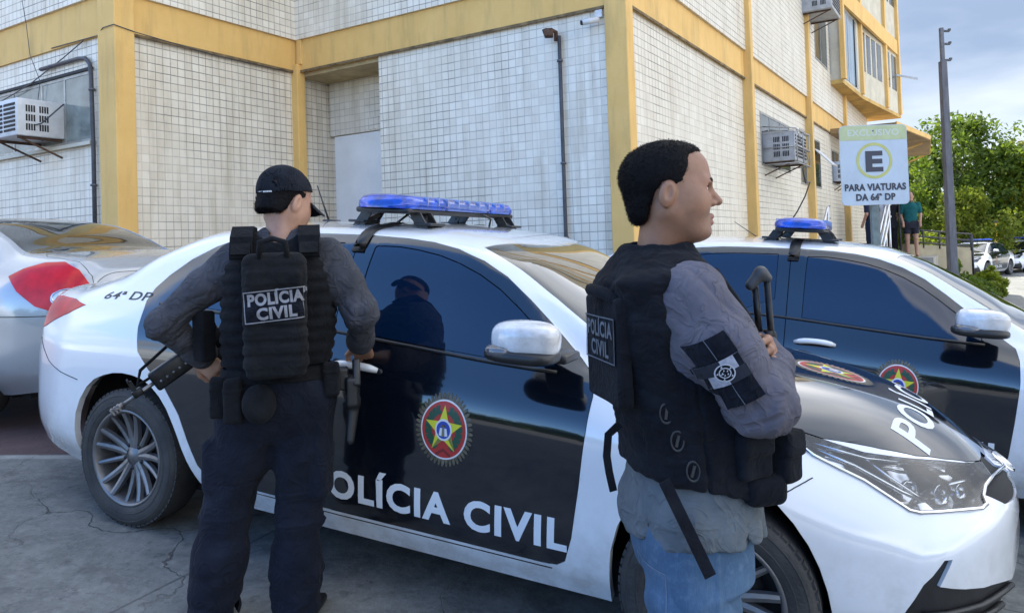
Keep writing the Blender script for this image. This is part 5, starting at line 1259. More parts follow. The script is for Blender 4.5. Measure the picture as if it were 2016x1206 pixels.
    # vest with webbing bands
    def vest(P):
        d = s_stack(P, [(.845, -.85, 2.735, .192, .140), (.93, -.845, 2.735, .196, .148), (1.04, -.841, 2.735, .199, .155), (1.14, -.838, 2.738, .198, .152), (1.22, -.836, 2.742, .184, .128), (1.285, -.832, 2.745, .155, .092), (1.325, -.828, 2.748, .125, .060)], R2, 2.7, .018)
        for a in (armL, armR): d = smax(d, -chain(P, [a[0]+V3(0, 0, .05), a[1], a[2]], (.082, .080, .075), .02), .012)
        q = (P-V3(-.83, 2.70, 1.36))@np.array([R, F, [0, 0, 1]]).T; d = smax(d, -s_ell(q, (0, 0, 0), (.092, .2, .085)), .012)
        u = (P-V3(-.84, 2.74, 0))@R; w = np.clip(4*(np.abs(((P[:, 2]/.042) % 1)-.5)-.27), -.5, .5)+.5; d = d+.0045*w*np.clip((1.24-P[:, 2])/.03, 0, 1)*np.clip((np.abs(u)-.075)/.02, 0, 1)
        return d+vnoise(P, 12, 2)*.008+vnoise(P, 45, 3)*.0016
    vo = sdf_obj('vest', vest, (-1.12, 2.52, .80), (-.58, 2.96, 1.37), .0042, C_VEST, root, B)
    RF = np.array([R, F, [0, 0, 1]]); bp = lambda u, v, z: V3(-.842, 2.737, 0)+R*u+F*v+V3(0, 0, z)
    for sx in (-1, 1):       # padded shoulder straps
        pts = [bp(sx*.112, -.135, 1.22), bp(sx*.112, -.105, 1.285), bp(sx*.112, -.045, 1.318), bp(sx*.11, .04, 1.315), bp(sx*.11, .11, 1.25)]; nn = [(-F*1+V3(0, 0, .4)), (-F*.8+V3(0, 0, .8)), (-F*.1+V3(0, 0, 1)), V3(0, 0, 1)+F*.3, F]
        band(pts, nn, .072, .018, 'shoulder_strap', C_VEST, root, B)
        band([bp(sx*.112, -.150, 1.235), bp(sx*.112, -.128, 1.272)], [-F+V3(0, 0, .4)]*2, .062, .010, 'buckle', C_PACK, root, B)
    def pack(P):
        d = s_box(P, bp(0, -.180, 1.035), (.104, .045, .205), .035, RF); d = smin(d, s_box(P, bp(0, -.195, .95), (.098, .045, .125), .03, RF), .015)
        q = (P-bp(0, 0, 0))@RF.T; d = smax(d, -s_box(P, bp(0, -.245, 1.165), (.09, .014, .003), .002, RF), .004); d = smin(d, s_box(P, bp(0, -.215, 1.155), (.088, .02, .028), .015, RF), .01)
        w = np.clip(5*(np.abs(((P[:, 2]/.048+.3) % 1)-.5)-.3), -.5, .5)+.5; d = d+.0045*w*np.clip((1.01-P[:, 2])/.01, 0, 1)
        return d+vnoise(P, 14, 7)*.007+folds(P*V3(.6, .6, 2), 22, .003, 3)
    po = sdf_obj('back_pouch', pack, (-1.02, 2.40, .78), (-.62, 2.74, 1.28), .004, C_PACK, root, B)
    T = wrap_obj(po); ax = R*cos(.075)+V3(0, 0, sin(.075)); ay = -R*sin(.075)+V3(0, 0, cos(.075)); org = bp(.008, -.23, 1.068)-B
    drape_on(flat_panel(.207, .103), T, org, ax, ay, F, 'name_plate', C_PATCH, root, .0022)
    drape_on(join_bm(fit_text('POLÍCIA', .180, .006, .045, height=.037), fit_text('CIVIL', .128, -.041, .045, height=.037), frame_mesh(.207, .103, .0035)), T, org, ax, ay, F, 'lettering', C_GREYT, root, .0035)
    mb = MB(); mb.tube([Vector(bp(u, v, z)-B) for u, v, z in ((-.045, -.215, 1.225), (-.04, -.235, 1.275), (0, -.225, 1.287), (.04, -.23, 1.275), (.045, -.215, 1.225))], .010, 8); mb.build('grab_handle', C_PACK, root)
    # belt kit
    def belt(P):
        o = s_stack(P, [(.792, -.858, 2.742, .196, .136), (.842, -.856, 2.742, .190, .132)], R2, 2.3, .006); i = s_stack(P, [(.7, -.858, 2.742, .182, .124), (.92, -.856, 2.742, .178, .120)], R2, 2.3, .006); return smax(o, -i, .003)
    sdf_obj('belt', belt, (-1.1, 2.56, .76), (-.62, 2.92, .88), .004, C_PACK, root, B)
    def pouch(P): return smax(s_ell(P, bp(-.062, -.155, .735), (.056, .04, .066), RF), -(P@F-(bp(0, -.19, 0)@F)), .02)
    sdf_obj('round_pouch', pouch, bp(-.062, -.155, .735)-.11, bp(-.062, -.155, .735)+.11, .004, C_PACK, root, B)
    for nm, u, v, z, hx, hy, hz in (('magazine_pouch', -.150, -.115, .745, .030, .022, .075), ('magazine_pouch', -.205, -.06, .75, .028, .026, .07), ('radio_pouch', .175, -.075, .79, .028, .022, .06)):
        def mp(P): return s_box(P, bp(u, v, z), (hx, hy, hz), .012, RF)+vnoise(P, 30, 2)*.004-.002*(np.abs(P[:, 2]-z-hz*.45) < .006)
        sdf_obj(nm, mp, bp(u, v, z)-.12, bp(u, v, z)+.12, .004, C_PACK, root, B)
    def magp(P): return s_box(P, (-1.10, 2.70, .955), (.030, .030, .088), .012, frame((.5, .8, 0)))+vnoise(P, 20, 2)*.005
    sdf_obj('side_pouch', magp, (-1.19, 2.6, .83), (-1.0, 2.8, 1.08), .004, C_VEST, root, B)
    # pistol holster on the right hip
    def hol(P):
        d = s_box(P, bp(.245, -.03, .735), (.020, .045, .052), .010, RF); d = smin(d, s_cap(P, bp(.25, -.035, .70), bp(.235, -.06, .565), .024, .014), .02); return smin(d, s_box(P, bp(.215, -.02, .78), (.02, .03, .04), .008, RF), .01)
    sdf_obj('holster', hol, bp(.24, -.03, .67)-V3(.13, .13, .16), bp(.24, -.03, .67)+V3(.13, .13, .18), .004, M_PLAS, root, B)
    pz = empty('pistol', bp(.262, -.03, .80)); tag(pz, 'black pistol sitting in the hip holster of the capped officer', 'pistol')
    pz.rotation_euler = Matrix(((R[0], F[0], 0), (R[1], F[1], 0), (0, 0, 1))).to_euler()
    mb = MB(); mb.rbox((.0, -.015, .0), (.014, .020, .05), .008, Matrix.Rotation(-.35, 3, 'X')); mb.build('grip', M_PLAS, pz); mb = MB(); mb.rbox((0, .035, -.035), (.012, .016, .07), .005); mb.build('slide', M_GUN, pz)
    # rifle slung across his left side, muzzle down to the left
    a, b = Vector((-1.433, 2.70, .695)), Vector((-1.10, 2.86, .94)); dv = (b-a).normalized(); q = Vector((0, 0, 1)); sdx = dv.cross(q).normalized(); upv = sdx.cross(dv); L = (b-a).length
    rf = empty('rifle', (a+b)/2); tag(rf, 'black rifle slung at the left hip of the capped officer, muzzle pointing down', 'rifle'); rf.rotation_euler = Matrix((dv, sdx, upv)).transposed().to_euler()
    h = -L/2
    mb = MB(); mb.tube([(h, 0, 0), (h+.045, 0, 0)], .0115, 12); mb.tube([(h+.04, 0, 0), (h+.20, 0, 0)], .0075, 10); mb.build('barrel', M_STEEL, rf)
    mb = MB()
    for k in range(3): mb.box((h+.006+.012*k, 0, 0), (.003, .0125, .0125))
    mb.build('muzzle_brake', M_STEEL, rf)
    mb = MB(); mb.bar((h+.10, 0, .0), (h+.105, 0, .055), .010, .014, (1, 0, 0)); mb.rbox((h+.105, 0, .005), (.018, .012, .014), .004); mb.tube([(h+.103, -.010, .05), (h+.103, -.010, .066)], .003, 6); mb.tube([(h+.103, .010, .05), (h+.103, .010, .066)], .003, 6); mb.build('front_sight', M_GUN, rf)
    mb = MB(); mb.rbox((h+.255, 0, .002), (.092, .027, .037), .009); 
    for k in range(7): mb.rbox((h+.18+.024*k, 0, .033), (.007, .013, .005), .002)
    mb.build('handguard', M_GUN, rf)
    mb = MB()
    for k in range(6): mb.tube([(h+.19+.025*k, -.0282, -.006), (h+.19+.025*k, .0282, -.006)], .0055, 8)
    mb.build('vent_holes', M_STEEL, rf)
    mb = MB(); mb.rbox((h+.43, 0, .0), (.09, .020, .032), .008); mb.rbox((h+.40, 0, .045), (.05, .012, .012), .005); mb.build('receiver', M_GUN, rf)
    mb = MB(); mb.rbox((h+.40, 0, -.09), (.027, .013, .07), .006, Matrix.Rotation(.2, 3, 'Y')); mb.build('magazine', M_GUN, rf)
    mb = MB(); mb.rbox((h+.50, 0, -.06), (.018, .014, .045), .008, Matrix.Rotation(-.35, 3, 'Y')); mb.build('grip', M_GUNP, rf)
    mb = MB(); mb.tube([(h+.22, .0, .02), (h+.12, -.03, .03), (h+.16, -.05, .07), (h+.3, -.05, .09), (h+.45, -.02, .05)], .006, 6); mb.build('sling', C_VEST, rf)
    return root
OB = officer_back()

# ---------------------------------------------------------------- officer in profile
def officer_side():
    B = V3(.38, 1.87, gz(.38, 1.87)); root = empty('person', B); tag(root, 'bareheaded officer in jeans standing in profile with folded arms before the bonnet', 'person')
    F = V3(.975, .22, 0); F /= np.linalg.norm(F); R = V3(F[1], -F[0], 0); R2 = R[:2]; RF = np.array([R, F, [0, 0, 1]])
    H0 = V3(.379, 1.842, 1.345); HR = frame((.998, -.04, -.01)); HS = V3(1.02, 1.03, .95); hq = lambda P: ((P-H0)@HR.T)/HS
    armR = [V3(.400, 1.705, 1.105), V3(.452, 1.664, 1.0), V3(.525, 1.640, .872), V3(.600, 1.80, .930)]
    armL = [V3(.30, 2.06, 1.105), V3(.36, 2.11, 1.0), V3(.46, 2.10, .90), V3(.585, 1.86, .960)]
    legR = [V3(.385, 1.80, .55), V3(.405, 1.80, .20), V3(.39, 1.81, -.20)]; legL = [V3(.40, 1.97, .55), V3(.475, 1.98, .20), V3(.47, 1.99, -.20)]
    g0 = gz(.42, 1.88)
    rows = [(.645, .412, 1.875, .196, .146), (.72, .408, 1.873, .198, .150), (.80, .402, 1.872, .198, .154), (.90, .388, 1.87, .200, .158), (1.0, .364, 1.868, .206, .160), (1.08, .350, 1.866, .208, .154), (1.14, .344, 1.865, .196, .136), (1.185, .344, 1.864, .150, .108), (1.215, .346, 1.862, .105, .088)]
    def body(P):
        d = head_sdf(hq(P)); d = smin(d, s_cap(P, (.352, 1.860, 1.15), (.366, 1.848, 1.29), .059, .052), .035)
        d = smin(d, s_stack(P, [(.5, .40, 1.875, .14, .10), (.8, .395, 1.872, .15, .11), (1.05, .355, 1.866, .16, .11), (1.18, .343, 1.864, .07, .06)], R2), .03)
        for a in (armL, armR): d = smin(d, chain(P, a, (.045, .044, .042, .034)), .02)
        d = smin(d, hand_sdf(P, V3(.60, 1.80, .935), V3(-.15, .95, .15), V3(-.95, -.1, 0), curl=(.3, .35, .4, .45), thumb=1), .012)
        d = smin(d, hand_sdf(P, V3(.585, 1.86, .962), V3(.1, -.95, .10), V3(-.9, -.1, -.3), curl=(.45, .5, .55, .6), thumb=-1), .012)
        for a in (legL, legR): d = smin(d, chain(P, a, (.08, .055, .042)), .04)
        return d
    sk = skin('warm brown skin', (.225, .108, .060), (.30, .150, .088))
    nt = sk.node_tree; bs = nt.nodes['Principled BSDF']; lk = bs.inputs['Base Color'].links[0].from_socket; gg = G.__new__(G); gg.m = sk; gg.nt = nt; gg.b = bs       # close shaved beard on jaw and lip
    Pp = gg.obj(); sp = gg.n('ShaderNodeSeparateXYZ'); gg.l(Pp, sp.inputs[0]); hz = gg.math('SUBTRACT', sp.outputs[2], float(H0[2]-B[2])); hx = gg.math('SUBTRACT', sp.outputs[0], float(H0[0]-B[0]))
    mk = gg.math('MULTIPLY', gg.math('MULTIPLY', gg.rng(hz, -.030, -.052, 0, 1, True), gg.rng(hz, -.135, -.112, 0, 1, True)), gg.rng(hx, .012, .040, 0, 1, True)); mk = gg.math('MULTIPLY', mk, gg.rng(gg.noise(Pp, 420, 3), .3, .7, .35, 1))
    red = gg.rng(gg.noise(Pp, 26, 3), .5, .75, 0, .35); c2 = gg.mix(red, lk, (.30, .115, .07)); gg.l(gg.mix(gg.math('MULTIPLY', mk, .42), c2, (.10, .065, .052)), bs.inputs['Base Color'])
    sdf_obj('body', body, (.14, 1.55, -.27), (.74, 2.28, 1.50), .0036, sk, root, B)
    def hairf(P):
        q = hq(P); d = smin(s_ell(q, (0, -.011, .046), (.0805, .103, .0915)), s_ell(q, (0, .018, .066), (.066, .080, .068)), .02); d = smin(d, s_ell(q, (0, -.050, -.030), (.056, .046, .060)), .03)
        reg = poly2d(q[:, 1], q[:, 2], [(.074, .20), (.074, .114), (.058, .110), (.037, .102), (.033, .085), (.031, .066), (.025, .045), (.020, .024), (.008, .022), (-.001, .030), (-.022, .032), (-.037, .016), (-.043, .002), (-.055, -.029), (-.062, -.062), (-.076, -.070), (-.18, -.063), (-.18, .2)])
        return smax(d, reg-.009, .018)+vnoise(P, 210, 3)*.0018+vnoise(P, 60, 1)*.0016
    fuzz(sdf_obj('hair', hairf, (.22, 1.70, 1.22), (.50, 2.0, 1.50), .003, M_HAIR, root, B), 16000, .0045, .0006, 3, (-.15, 0, -.5))
    # brows, eyes, lips
    hw = lambda x, y, z: Vector(H0+(V3(x, y, z)*HS)@HR-B)
    for sx in (-1, 1):
        mb = MB(); mb.tube([hw(sx*.012, .1005, .0305), hw(sx*.025, .0965, .0355), hw(sx*.040, .0860, .036), hw(sx*.051, .0735, .030)], [.0032, .0050, .0044, .0018], 6); mb.build('eyebrow', M_HAIR, root)
        e = MB(); vs, fs = superell(hw(sx*.0325, .0772, .0115), (.0112, .0112, .0112), (1, 1), 16, 10); e.add(vs, fs, 0, True); eo = e.build('eye', M_EYE, root)
        c = hw(sx*.0325, .0772, .0115); fw = Vector(HR[1]); mb = MB(); mb.lathe([(.0058, .0096), (.003, .0108), (0, .0112)], 16, Matrix.Translation(c) @ fw.to_track_quat('Z', 'Y').to_matrix().to_4x4()); mb.build('iris', M_IRIS, eo)
        mb = MB(); mb.tube([hw(sx*.020, .0855, .013), hw(sx*.026, .0885, .0178), hw(sx*.034, .0875, .0190), hw(sx*.044, .0795, .013)], .0018, 5); mb.build('lashes', M_HAIR, eo)
    def lipf(P):
        q = hq(P); m = np.hstack([np.abs(q[:, 0])[:, None], q[:, 1:]]); d = smin(s_cap(m, (0, .0990, -.0558), (.020, .0816, -.0640), .0078, .003), s_cap(m, (0, .0970, -.0714), (.018, .0816, -.0670), .0086, .003), .002); return d
    sdf_obj('lips', lipf, H0+V3(.03, -.06, -.1), H0+V3(.14, .09, -.03), .002, skin('lip skin', (.25, .095, .075), (.30, .12, .095)), root, B)
    # shirt: sleeves
    def shirt(P):
        d = s_stack(P, [(z, a, b, rx*.93, ry*.90) for z, a, b, rx, ry in rows if z > .75], R2, 2.3)
        for a, s in ((armL, 1), (armR, 2)):
            e = chain(P, a, (.078, .073, .064, .051), .04); kx = np.linalg.norm(P-a[2], axis=1)
            pm = np.clip(np.linalg.norm((P-V3(.426, 1.58, .955))*V3(1, .6, 1), axis=1)/.055-1.0, 0, 1) if s == 2 else 1.
            e = e+(rings(P, a[2]-a[1]+.4*(a[3]-a[2]), 40, 9, .010, s)*np.clip(1.25-kx/.12, .1, 1)+rings(P, V3(.75, .3, .55), 26, 6, .008, s+3))*pm+vnoise(P, 8, s)*.010
            e = e+rings(P, a[3]-a[2], 80, 12, .008, s+8)*np.exp(-(np.linalg.norm(P-(a[2]*.4+a[3]*.6), axis=1)/.07)**2)
            d = smin(d, e, .035)
        d = smax(d, -s_cap(P, (.338, 1.862, 1.17), (.36, 1.846, 1.32), .070), .004); return d+vnoise(P, 18, 3)*.004
    so = sdf_obj('shirt', shirt, (.14, 1.50, .62), (.72, 2.26, 1.26), .0038, C_SLATE2, root, B)
    def tail(P):
        d = s_stack(P, [(.540, .410, 1.88, .200, .159), (.60, .406, 1.879, .197, .158), (.66, .406, 1.877, .184, .138), (.78, .402, 1.874, .165, .115)], R2, 2.25, .012); i = s_stack(P, [(.4, .410, 1.88, .190, .149), (.60, .406, 1.879, .186, .146), (.66, .406, 1.877, .17, .124)], R2, 2.25, .012)
        d = d+(folds(P*V3(1, 1, 1.6), 11, .007, 3)+folds(P*V3(1.6, 1.6, .6), 10, .008, 8))*np.clip((.68-P[:, 2])/.06, 0, 1); return smax(d, -np.maximum(i, P[:, 2]-.6), .005)
    sdf_obj('shirt_tail', tail, (.16, 1.62, .50), (.66, 2.14, .82), .0042, C_TEE, root, B)
    def jeans(P):
        d = s_stack(P, [(.44, .415, 1.885, .180, .124), (.52, .408, 1.882, .175, .134), (.57, .406, 1.88, .165, .122), (.66, .406, 1.878, .15, .108)], R2, 2.3, .01)
        for a, s in ((legR, 1), (legL, 2)):
            e = chain(P, [a[0], (a[0]+a[1])/2, a[1], a[2]], (.104, .096, .082, .075), .05)+rings(P, V3(.5, .1, 1), 26, 7, .008, s)*np.clip((.50-P[:, 2])/.10, 0, 1)+vnoise(P*V3(1, 1, .4), 14, s)*.012; d = smin(d, e, .03)
        sm = np.abs((P-V3(.40, 1.88, 0))@F+.012); d = d-.0022*np.exp(-(sm/.006)**2)*(((P-V3(.40, 1.88, 0))@R) > .05)         # side seam
        for u, z0, z1 in ((-.085, .47, .50), ): pass
        return smax(d, g0+.05-P[:, 2], .005)
    sdf_obj('jeans', jeans, (.18, 1.64, -.24), (.66, 2.14, .70), .0044, M_DENIM, root, B)
    T = wrap_obj([o for o in root.children if o.name.startswith('jeans')][0])
    bk = join_bm(frame_mesh(.135, .150, .0022)); drape_on(bk, T, V3(.30, 1.80, .415)-B, R*.92+F*.2, (0, 0, 1), F*.62-R*.78, 'pocket_stitching', mat('pale stitching', (.16, .20, .26), .8), root, .001)
    for a, fd in ((legR, (.96, .2)), (legL, (.9, .4))):
        fx, fy = fd; RR = [(fy, -fx, 0), (fx, fy, 0), (0, 0, 1)]; c = V3(a[2][0], a[2][1], g0)
        def boot(P): return np.minimum(smax(smin(s_ell(P, c+V3(fx*.07, fy*.07, .045), (.048, .12, .048), RR), s_cap(P, c+V3(0, 0, .05), c+V3(0, 0, .14), .048), .04), g0+.026-P[:, 2], .004), s_box(P, c+V3(fx*.065, fy*.065, .015), (.048, .14, .015), .013, RR))
        sdf_obj('boot', boot, c-V3(.22, .2, .03), c+V3(.28, .25, .2), .006, M_BOOT, root, B)
    # vest
    bp = lambda u, v, z: V3(np.interp(z, [r[0] for r in rows], [r[1] for r in rows]), 1.868, 0)+R*u+F*v+V3(0, 0, z)
    def vest(P):
        d = s_stack(P, rows, R2, 2.35, .016); d = smax(d, (.690-.22*(P-V3(.30, 1.868, 0))@F)-P[:, 2], .010)
        d = smax(d, -s_ell(P, V3(.455, 1.60, 1.02), (.110, .10, .16), frame((.5, -.1, -.85))), .02); d = smax(d, -chain(P, [armR[0]+V3(0, -.03, .02), armR[1]+V3(0, -.03, 0)], (.080, .074)), .012)
        d = smax(d, -chain(P, [armL[0]+V3(0, .03, .02), armL[1]+V3(0, .03, 0)], (.085, .08)), .012)
        c = smax(s_stack(P, [(1.14, .343, 1.862, .118, .100), (1.19, .345, 1.860, .100, .092), (1.232, .349, 1.856, .088, .085)], R2, 2.1, .006), -s_cap(P, (.340, 1.862, 1.15), (.358, 1.848, 1.32), .074), .003); d = smin(d, c, .012)
        d = smin(d, s_ell(P, V3(.355, 1.745, 1.140), (.080, .125, .040), RF), .03)                  # padded shoulder
        d = smax(d, -s_stack(P, [(.6, .405, 1.875, .172, .118), (.70, .405, 1.873, .172, .120)], R2, 2.3, .01), .005)
        e = np.abs(((P-V3(.37, 1.868, 0))@F)+.02+.10*(P[:, 2]-.9)); sd = ((P-V3(.37, 1.868, 0))@R) > .10; d = d+.0035*np.exp(-(e/.004)**2)*sd*(P[:, 2] < 1.0)         # side closure
        return d+vnoise(P, 10, 2)*.008+folds(P*V3(1, 1, 1.5), 12, .006, 4)+folds(P*V3(1, 1, 2.5), 26, .003, 9)+vnoise(P, 48, 1)*.0015
    vo = sdf_obj('vest', vest, (.10, 1.54, .60), (.66, 2.20, 1.27), .004, C_VEST2, root, B)
    def panel(P): return s_box(P, bp(.01, -.153, .985), (.114, .018, .125), .012, RF)+vnoise(P, 14, 5)*.004
    pn = sdf_obj('back_pouch', panel, bp(.01, -.153, .985)-.2, bp(.01, -.153, .985)+.2, .004, C_VEST2, root, B)
    T = wrap_obj(pn); org = bp(.012, -.19, 1.010)-B
    drape_on(flat_panel(.200, .105), T, org, R, (0, 0, 1), F, 'name_plate', C_PATCH, root, .003)
    drape_on(join_bm(fit_text('POLÍCIA', .172, .006, .03, height=.036), fit_text('CIVIL', .122, -.040, .03, height=.036), frame_mesh(.200, .105, .003)), T, org, R, (0, 0, 1), F, 'lettering', C_GREYD, root, .0045)
    T = wrap_obj(vo)
    mb = MB(); mb.tube([Vector(bp(u, v, z)-B) for u, v, z in ((-.02, -.145, 1.118), (0, -.165, 1.125), (.06, -.158, 1.12), (.09, -.14, 1.105), (.095, -.135, 1.07))], [.012, .015, .015, .014, .011], 8); mb.build('grab_handle', C_VEST2, root)
    def onv(u, z, lift=0): # point on the right side of the vest
        q = T.ray_cast(Vector(bp(.5, u, z)-B), Vector(-R)); p = q[0] if q[0] else Vector(bp(.2, u, z)-B); return p+Vector(R)*lift
    for u, z, a in ((-.105, .855, .15), (-.093, .795, .25), (-.070, .730, .3)):
        c = onv(u, z, .004); mb = MB(); M = Matrix.Translation(c) @ Vector(R-F*.35).to_track_quat('Z', 'Y').to_matrix().to_4x4() @ Matrix.Diagonal((.8, 1.25, 1, 1)); mb.lathe([(.015, 0), (.0165, .002), (.0185, .002), (.0195, 0)], 20, M); mb.box(c, (.003, .002, .013), Matrix.Rotation(a, 3, 'Y')); mb.build('buckle', mat('dull black buckle', (.022, .023, .026), .55), root)
        band([Vector(c)+Vector(B)+Vector(F)*(.16*t)+Vector((0, 0, -.03*t)) for t in (0.05, .5, 1)], [R]*3, .022, .003, 'side_strap', C_VEST2, root, B)
    pch = [(.075, .755, .043, .022, .052), (.165, .742, .036, .045, .060)]
    for u, z, hx, hy, hz in pch:
        c = np.array(onv(u, z, .010))+B if u < .1 else bp(.150, .155, z)
        RR = frame(R+F*(.15 if u < .1 else .55)); RR = np.array([RR[0], RR[1], RR[2]])
        def pf(P):
            d = s_box(P, c, (hx, hy, hz), .014, RR); d = smin(d, s_box(P, c+R*.006+V3(0, 0, hz*.5), (hx*1.04, hy*1.12, hz*.5), .012, RR), .004); return d+vnoise(P, 22, 1)*.006
        sdf_obj('front_pouch', pf, c-.12, c+.12, .004, C_VEST2, root, B)
    def low(P): return s_box(P, bp(.12, .10, .672), (.075, .05, .035), .02, RF)+vnoise(P, 20, 1)*.008
    sdf_obj('lower_flap', low, bp(.12, .10, .672)-.14, bp(.12, .10, .672)+.14, .0045, C_VEST2, root, B)
    p0 = V3(.312, 1.668, .715)
    band([p0, V3(.338, 1.655, .655), V3(.362, 1.640, .60), V3(.393, 1.622, .527)], [V3(.1, -1, .15)]*4, .026, .004, 'hanging_strap', C_VEST2, root, B)
    band([V3(.235, 1.78, .815), V3(.208, 1.785, .79), V3(.203, 1.79, .74), V3(.208, 1.795, .70), V3(.217, 1.80, .655)], [V3(.1, -1, 0)]*5, .018, .004, 'hanging_strap', C_VEST2, root, B)
    # 
    # sleeve patch: black panels round a small quartered flag
    def smooth_arm(P): return chain(P, armR, (.078, .073, .064, .051), .04)-.011
    so2 = sdf_obj('tmp', smooth_arm, (.20, 1.50, .74), (.72, 1.92, 1.26), .008, C_PATCH, root, B); Ts = wrap_obj(so2); me_ = so2.data; bpy.data.objects.remove(so2); bpy.data.meshes.remove(me_)
    tl, tr, br, bl = V3(.350, 0, 1.004), V3(.428, 0, 1.045), V3(.503, 0, .919), V3(.424, 0, .869); ctr = (tl+tr+br+bl)/4; au = ((tr+br)-(tl+bl))/2; av = ((tl+tr)-(bl+br))/2; W_, H_ = np.linalg.norm(au), np.linalg.norm(av); au /= W_; av /= H_
    # the long way of the patch runs along the arm (av); au crosses it
    org = V3(ctr[0], 1.6, ctr[2])-B; dr = V3(-.10, 1, 0); K = dict(T=Ts, org=org, ax=au, ay=av, d=dr, parent=root)
    drape_on(flat_panel(W_, H_), name='sleeve_patch', m=C_PATCH, lift=.0022, **K)
    def rect(x0, y0, x1, y1, z=1):
        bm = flat_panel(x1-x0, y1-y0, .012, z); 
        for v in bm.verts: v.co.x += (x0+x1)/2; v.co.y += (y0+y1)/2
        return bm
    fw, fh = .052, .034
    drape_on(join_bm(rect(-.0006, -H_/2, .0006, -.030), rect(-.0006, .030, .0006, H_/2), frame_mesh(.088, .054, .0007)), name='patch_seam', m=C_GREYD, lift=.003, **K)
    drape_on(join_bm(rect(-.044, 0, 0, .027, 2), rect(0, -.027, .044, 0, 2)), name='flag_quarter', m=mat('dark flag cloth', (.010, .014, .024), .9), lift=.003, **K)
    drape_on(join_bm(rect(0, 0, .030, .027, 2), rect(-.030, -.027, 0, 0, 2)), name='flag_quarter', m=mat('grey flag cloth', (.30, .31, .36), .9, vary=.2, vscale=90), lift=.003, **K)
    rg = MB(); n = 28
    for r0, r1, z in ((.017, .0195, 3), (.0095, .0115, 3)):
        rg.add([(r*cos(2*pi*i/n), r*sin(2*pi*i/n), z) for r in (r0, r1) for i in range(n)], [(i, (i+1) % n, n+(i+1) % n, n+i) for i in range(n)])
    for k in range(5):
        a = 2*pi*k/5+.4; x, y = .0055*cos(a), .0055*sin(a); rg.add([(x-.002, y-.002, 3), (x+.002, y-.001, 3), (x+.001, y+.0025, 3)], [(0, 1, 2)])
        x, y = .0142*cos(a), .0142*sin(a); rg.add([(x-.0025, y-.0015, 3), (x+.002, y-.002, 3), (x+.0015, y+.0025, 3)], [(0, 1, 2)])
    me = bpy.data.meshes.new('t'); me.from_pydata(rg.v, [], rg.f); bm = bmesh.new(); bm.from_mesh(me); bpy.data.meshes.remove(me)
    drape_on(bm, name='flag_crest', m=mat('pale print', (.42, .43, .46), .8), lift=.003, **K)
    dk = MB(); dk.add([(0, 0, 2.5)]+[(.0168*cos(2*pi*i/n), .0168*sin(2*pi*i/n), 2.5) for i in range(n)], [(0, 1+i, 1+(i+1) % n) for i in range(n)])
    me = bpy.data.meshes.new('t'); me.from_pydata(dk.v, [], dk.f); bm = bmesh.new(); bm.from_mesh(me); bpy.data.meshes.remove(me)
    drape_on(bm, name='flag_disc', m=C_PATCH, lift=.003, **K)
    # the weapon held upright in front of his chest, only its folded stock shows
    st = empty('rifle', (.60, 1.86, .95)); tag(st, 'rifle hugged upright against the chest of the bareheaded officer, folding stock upwards', 'rifle')
    w = lambda x, y, z: (x-.60, y-1.86, z-.95)
    mb = MB(); mb.tube([w(.584, 1.85, 1.118), w(.592, 1.855, .985)], .0085, 10); mb.tube([w(.611, 1.845, 1.140), w(.624, 1.855, .90)], .0085, 10); mb.rbox(w(.600, 1.855, .985), (.012, .008, .006), .003); mb.build('stock_arms', M_GUN, st)
    def pad(P): return smin(s_cap(P, (.572, 1.847, 1.121), (.598, 1.845, 1.150), .0125, .0155), s_cap(P, (.598, 1.845, 1.150), (.6125, 1.845, 1.138), .0145, .012), .01)
    sdf_obj('butt_pad', pad, (.54, 1.81, 1.08), (.65, 1.88, 1.18), .003, M_GUNP, st, (.60, 1.86, .95))
    mb = MB(); mb.rbox(w(.612, 1.86, .955), (.020, .018, .055), .008); mb.tube([w(.60, 1.85, 1.0), w(.62, 1.85, 1.0)], .014, 10); mb.rbox(w(.62, 1.88, .82), (.022, .02, .12), .008); mb.build('receiver', M_GUN, st)
    mb = MB(); mb.tube([w(.452, 1.72, 1.165), w(.50, 1.74, 1.10), w(.545, 1.79, 1.045), w(.585, 1.84, .985)], [.010, .011, .012, .010], 8); mb.build('sling', C_VEST2, st)
    return root
OS = officer_side()
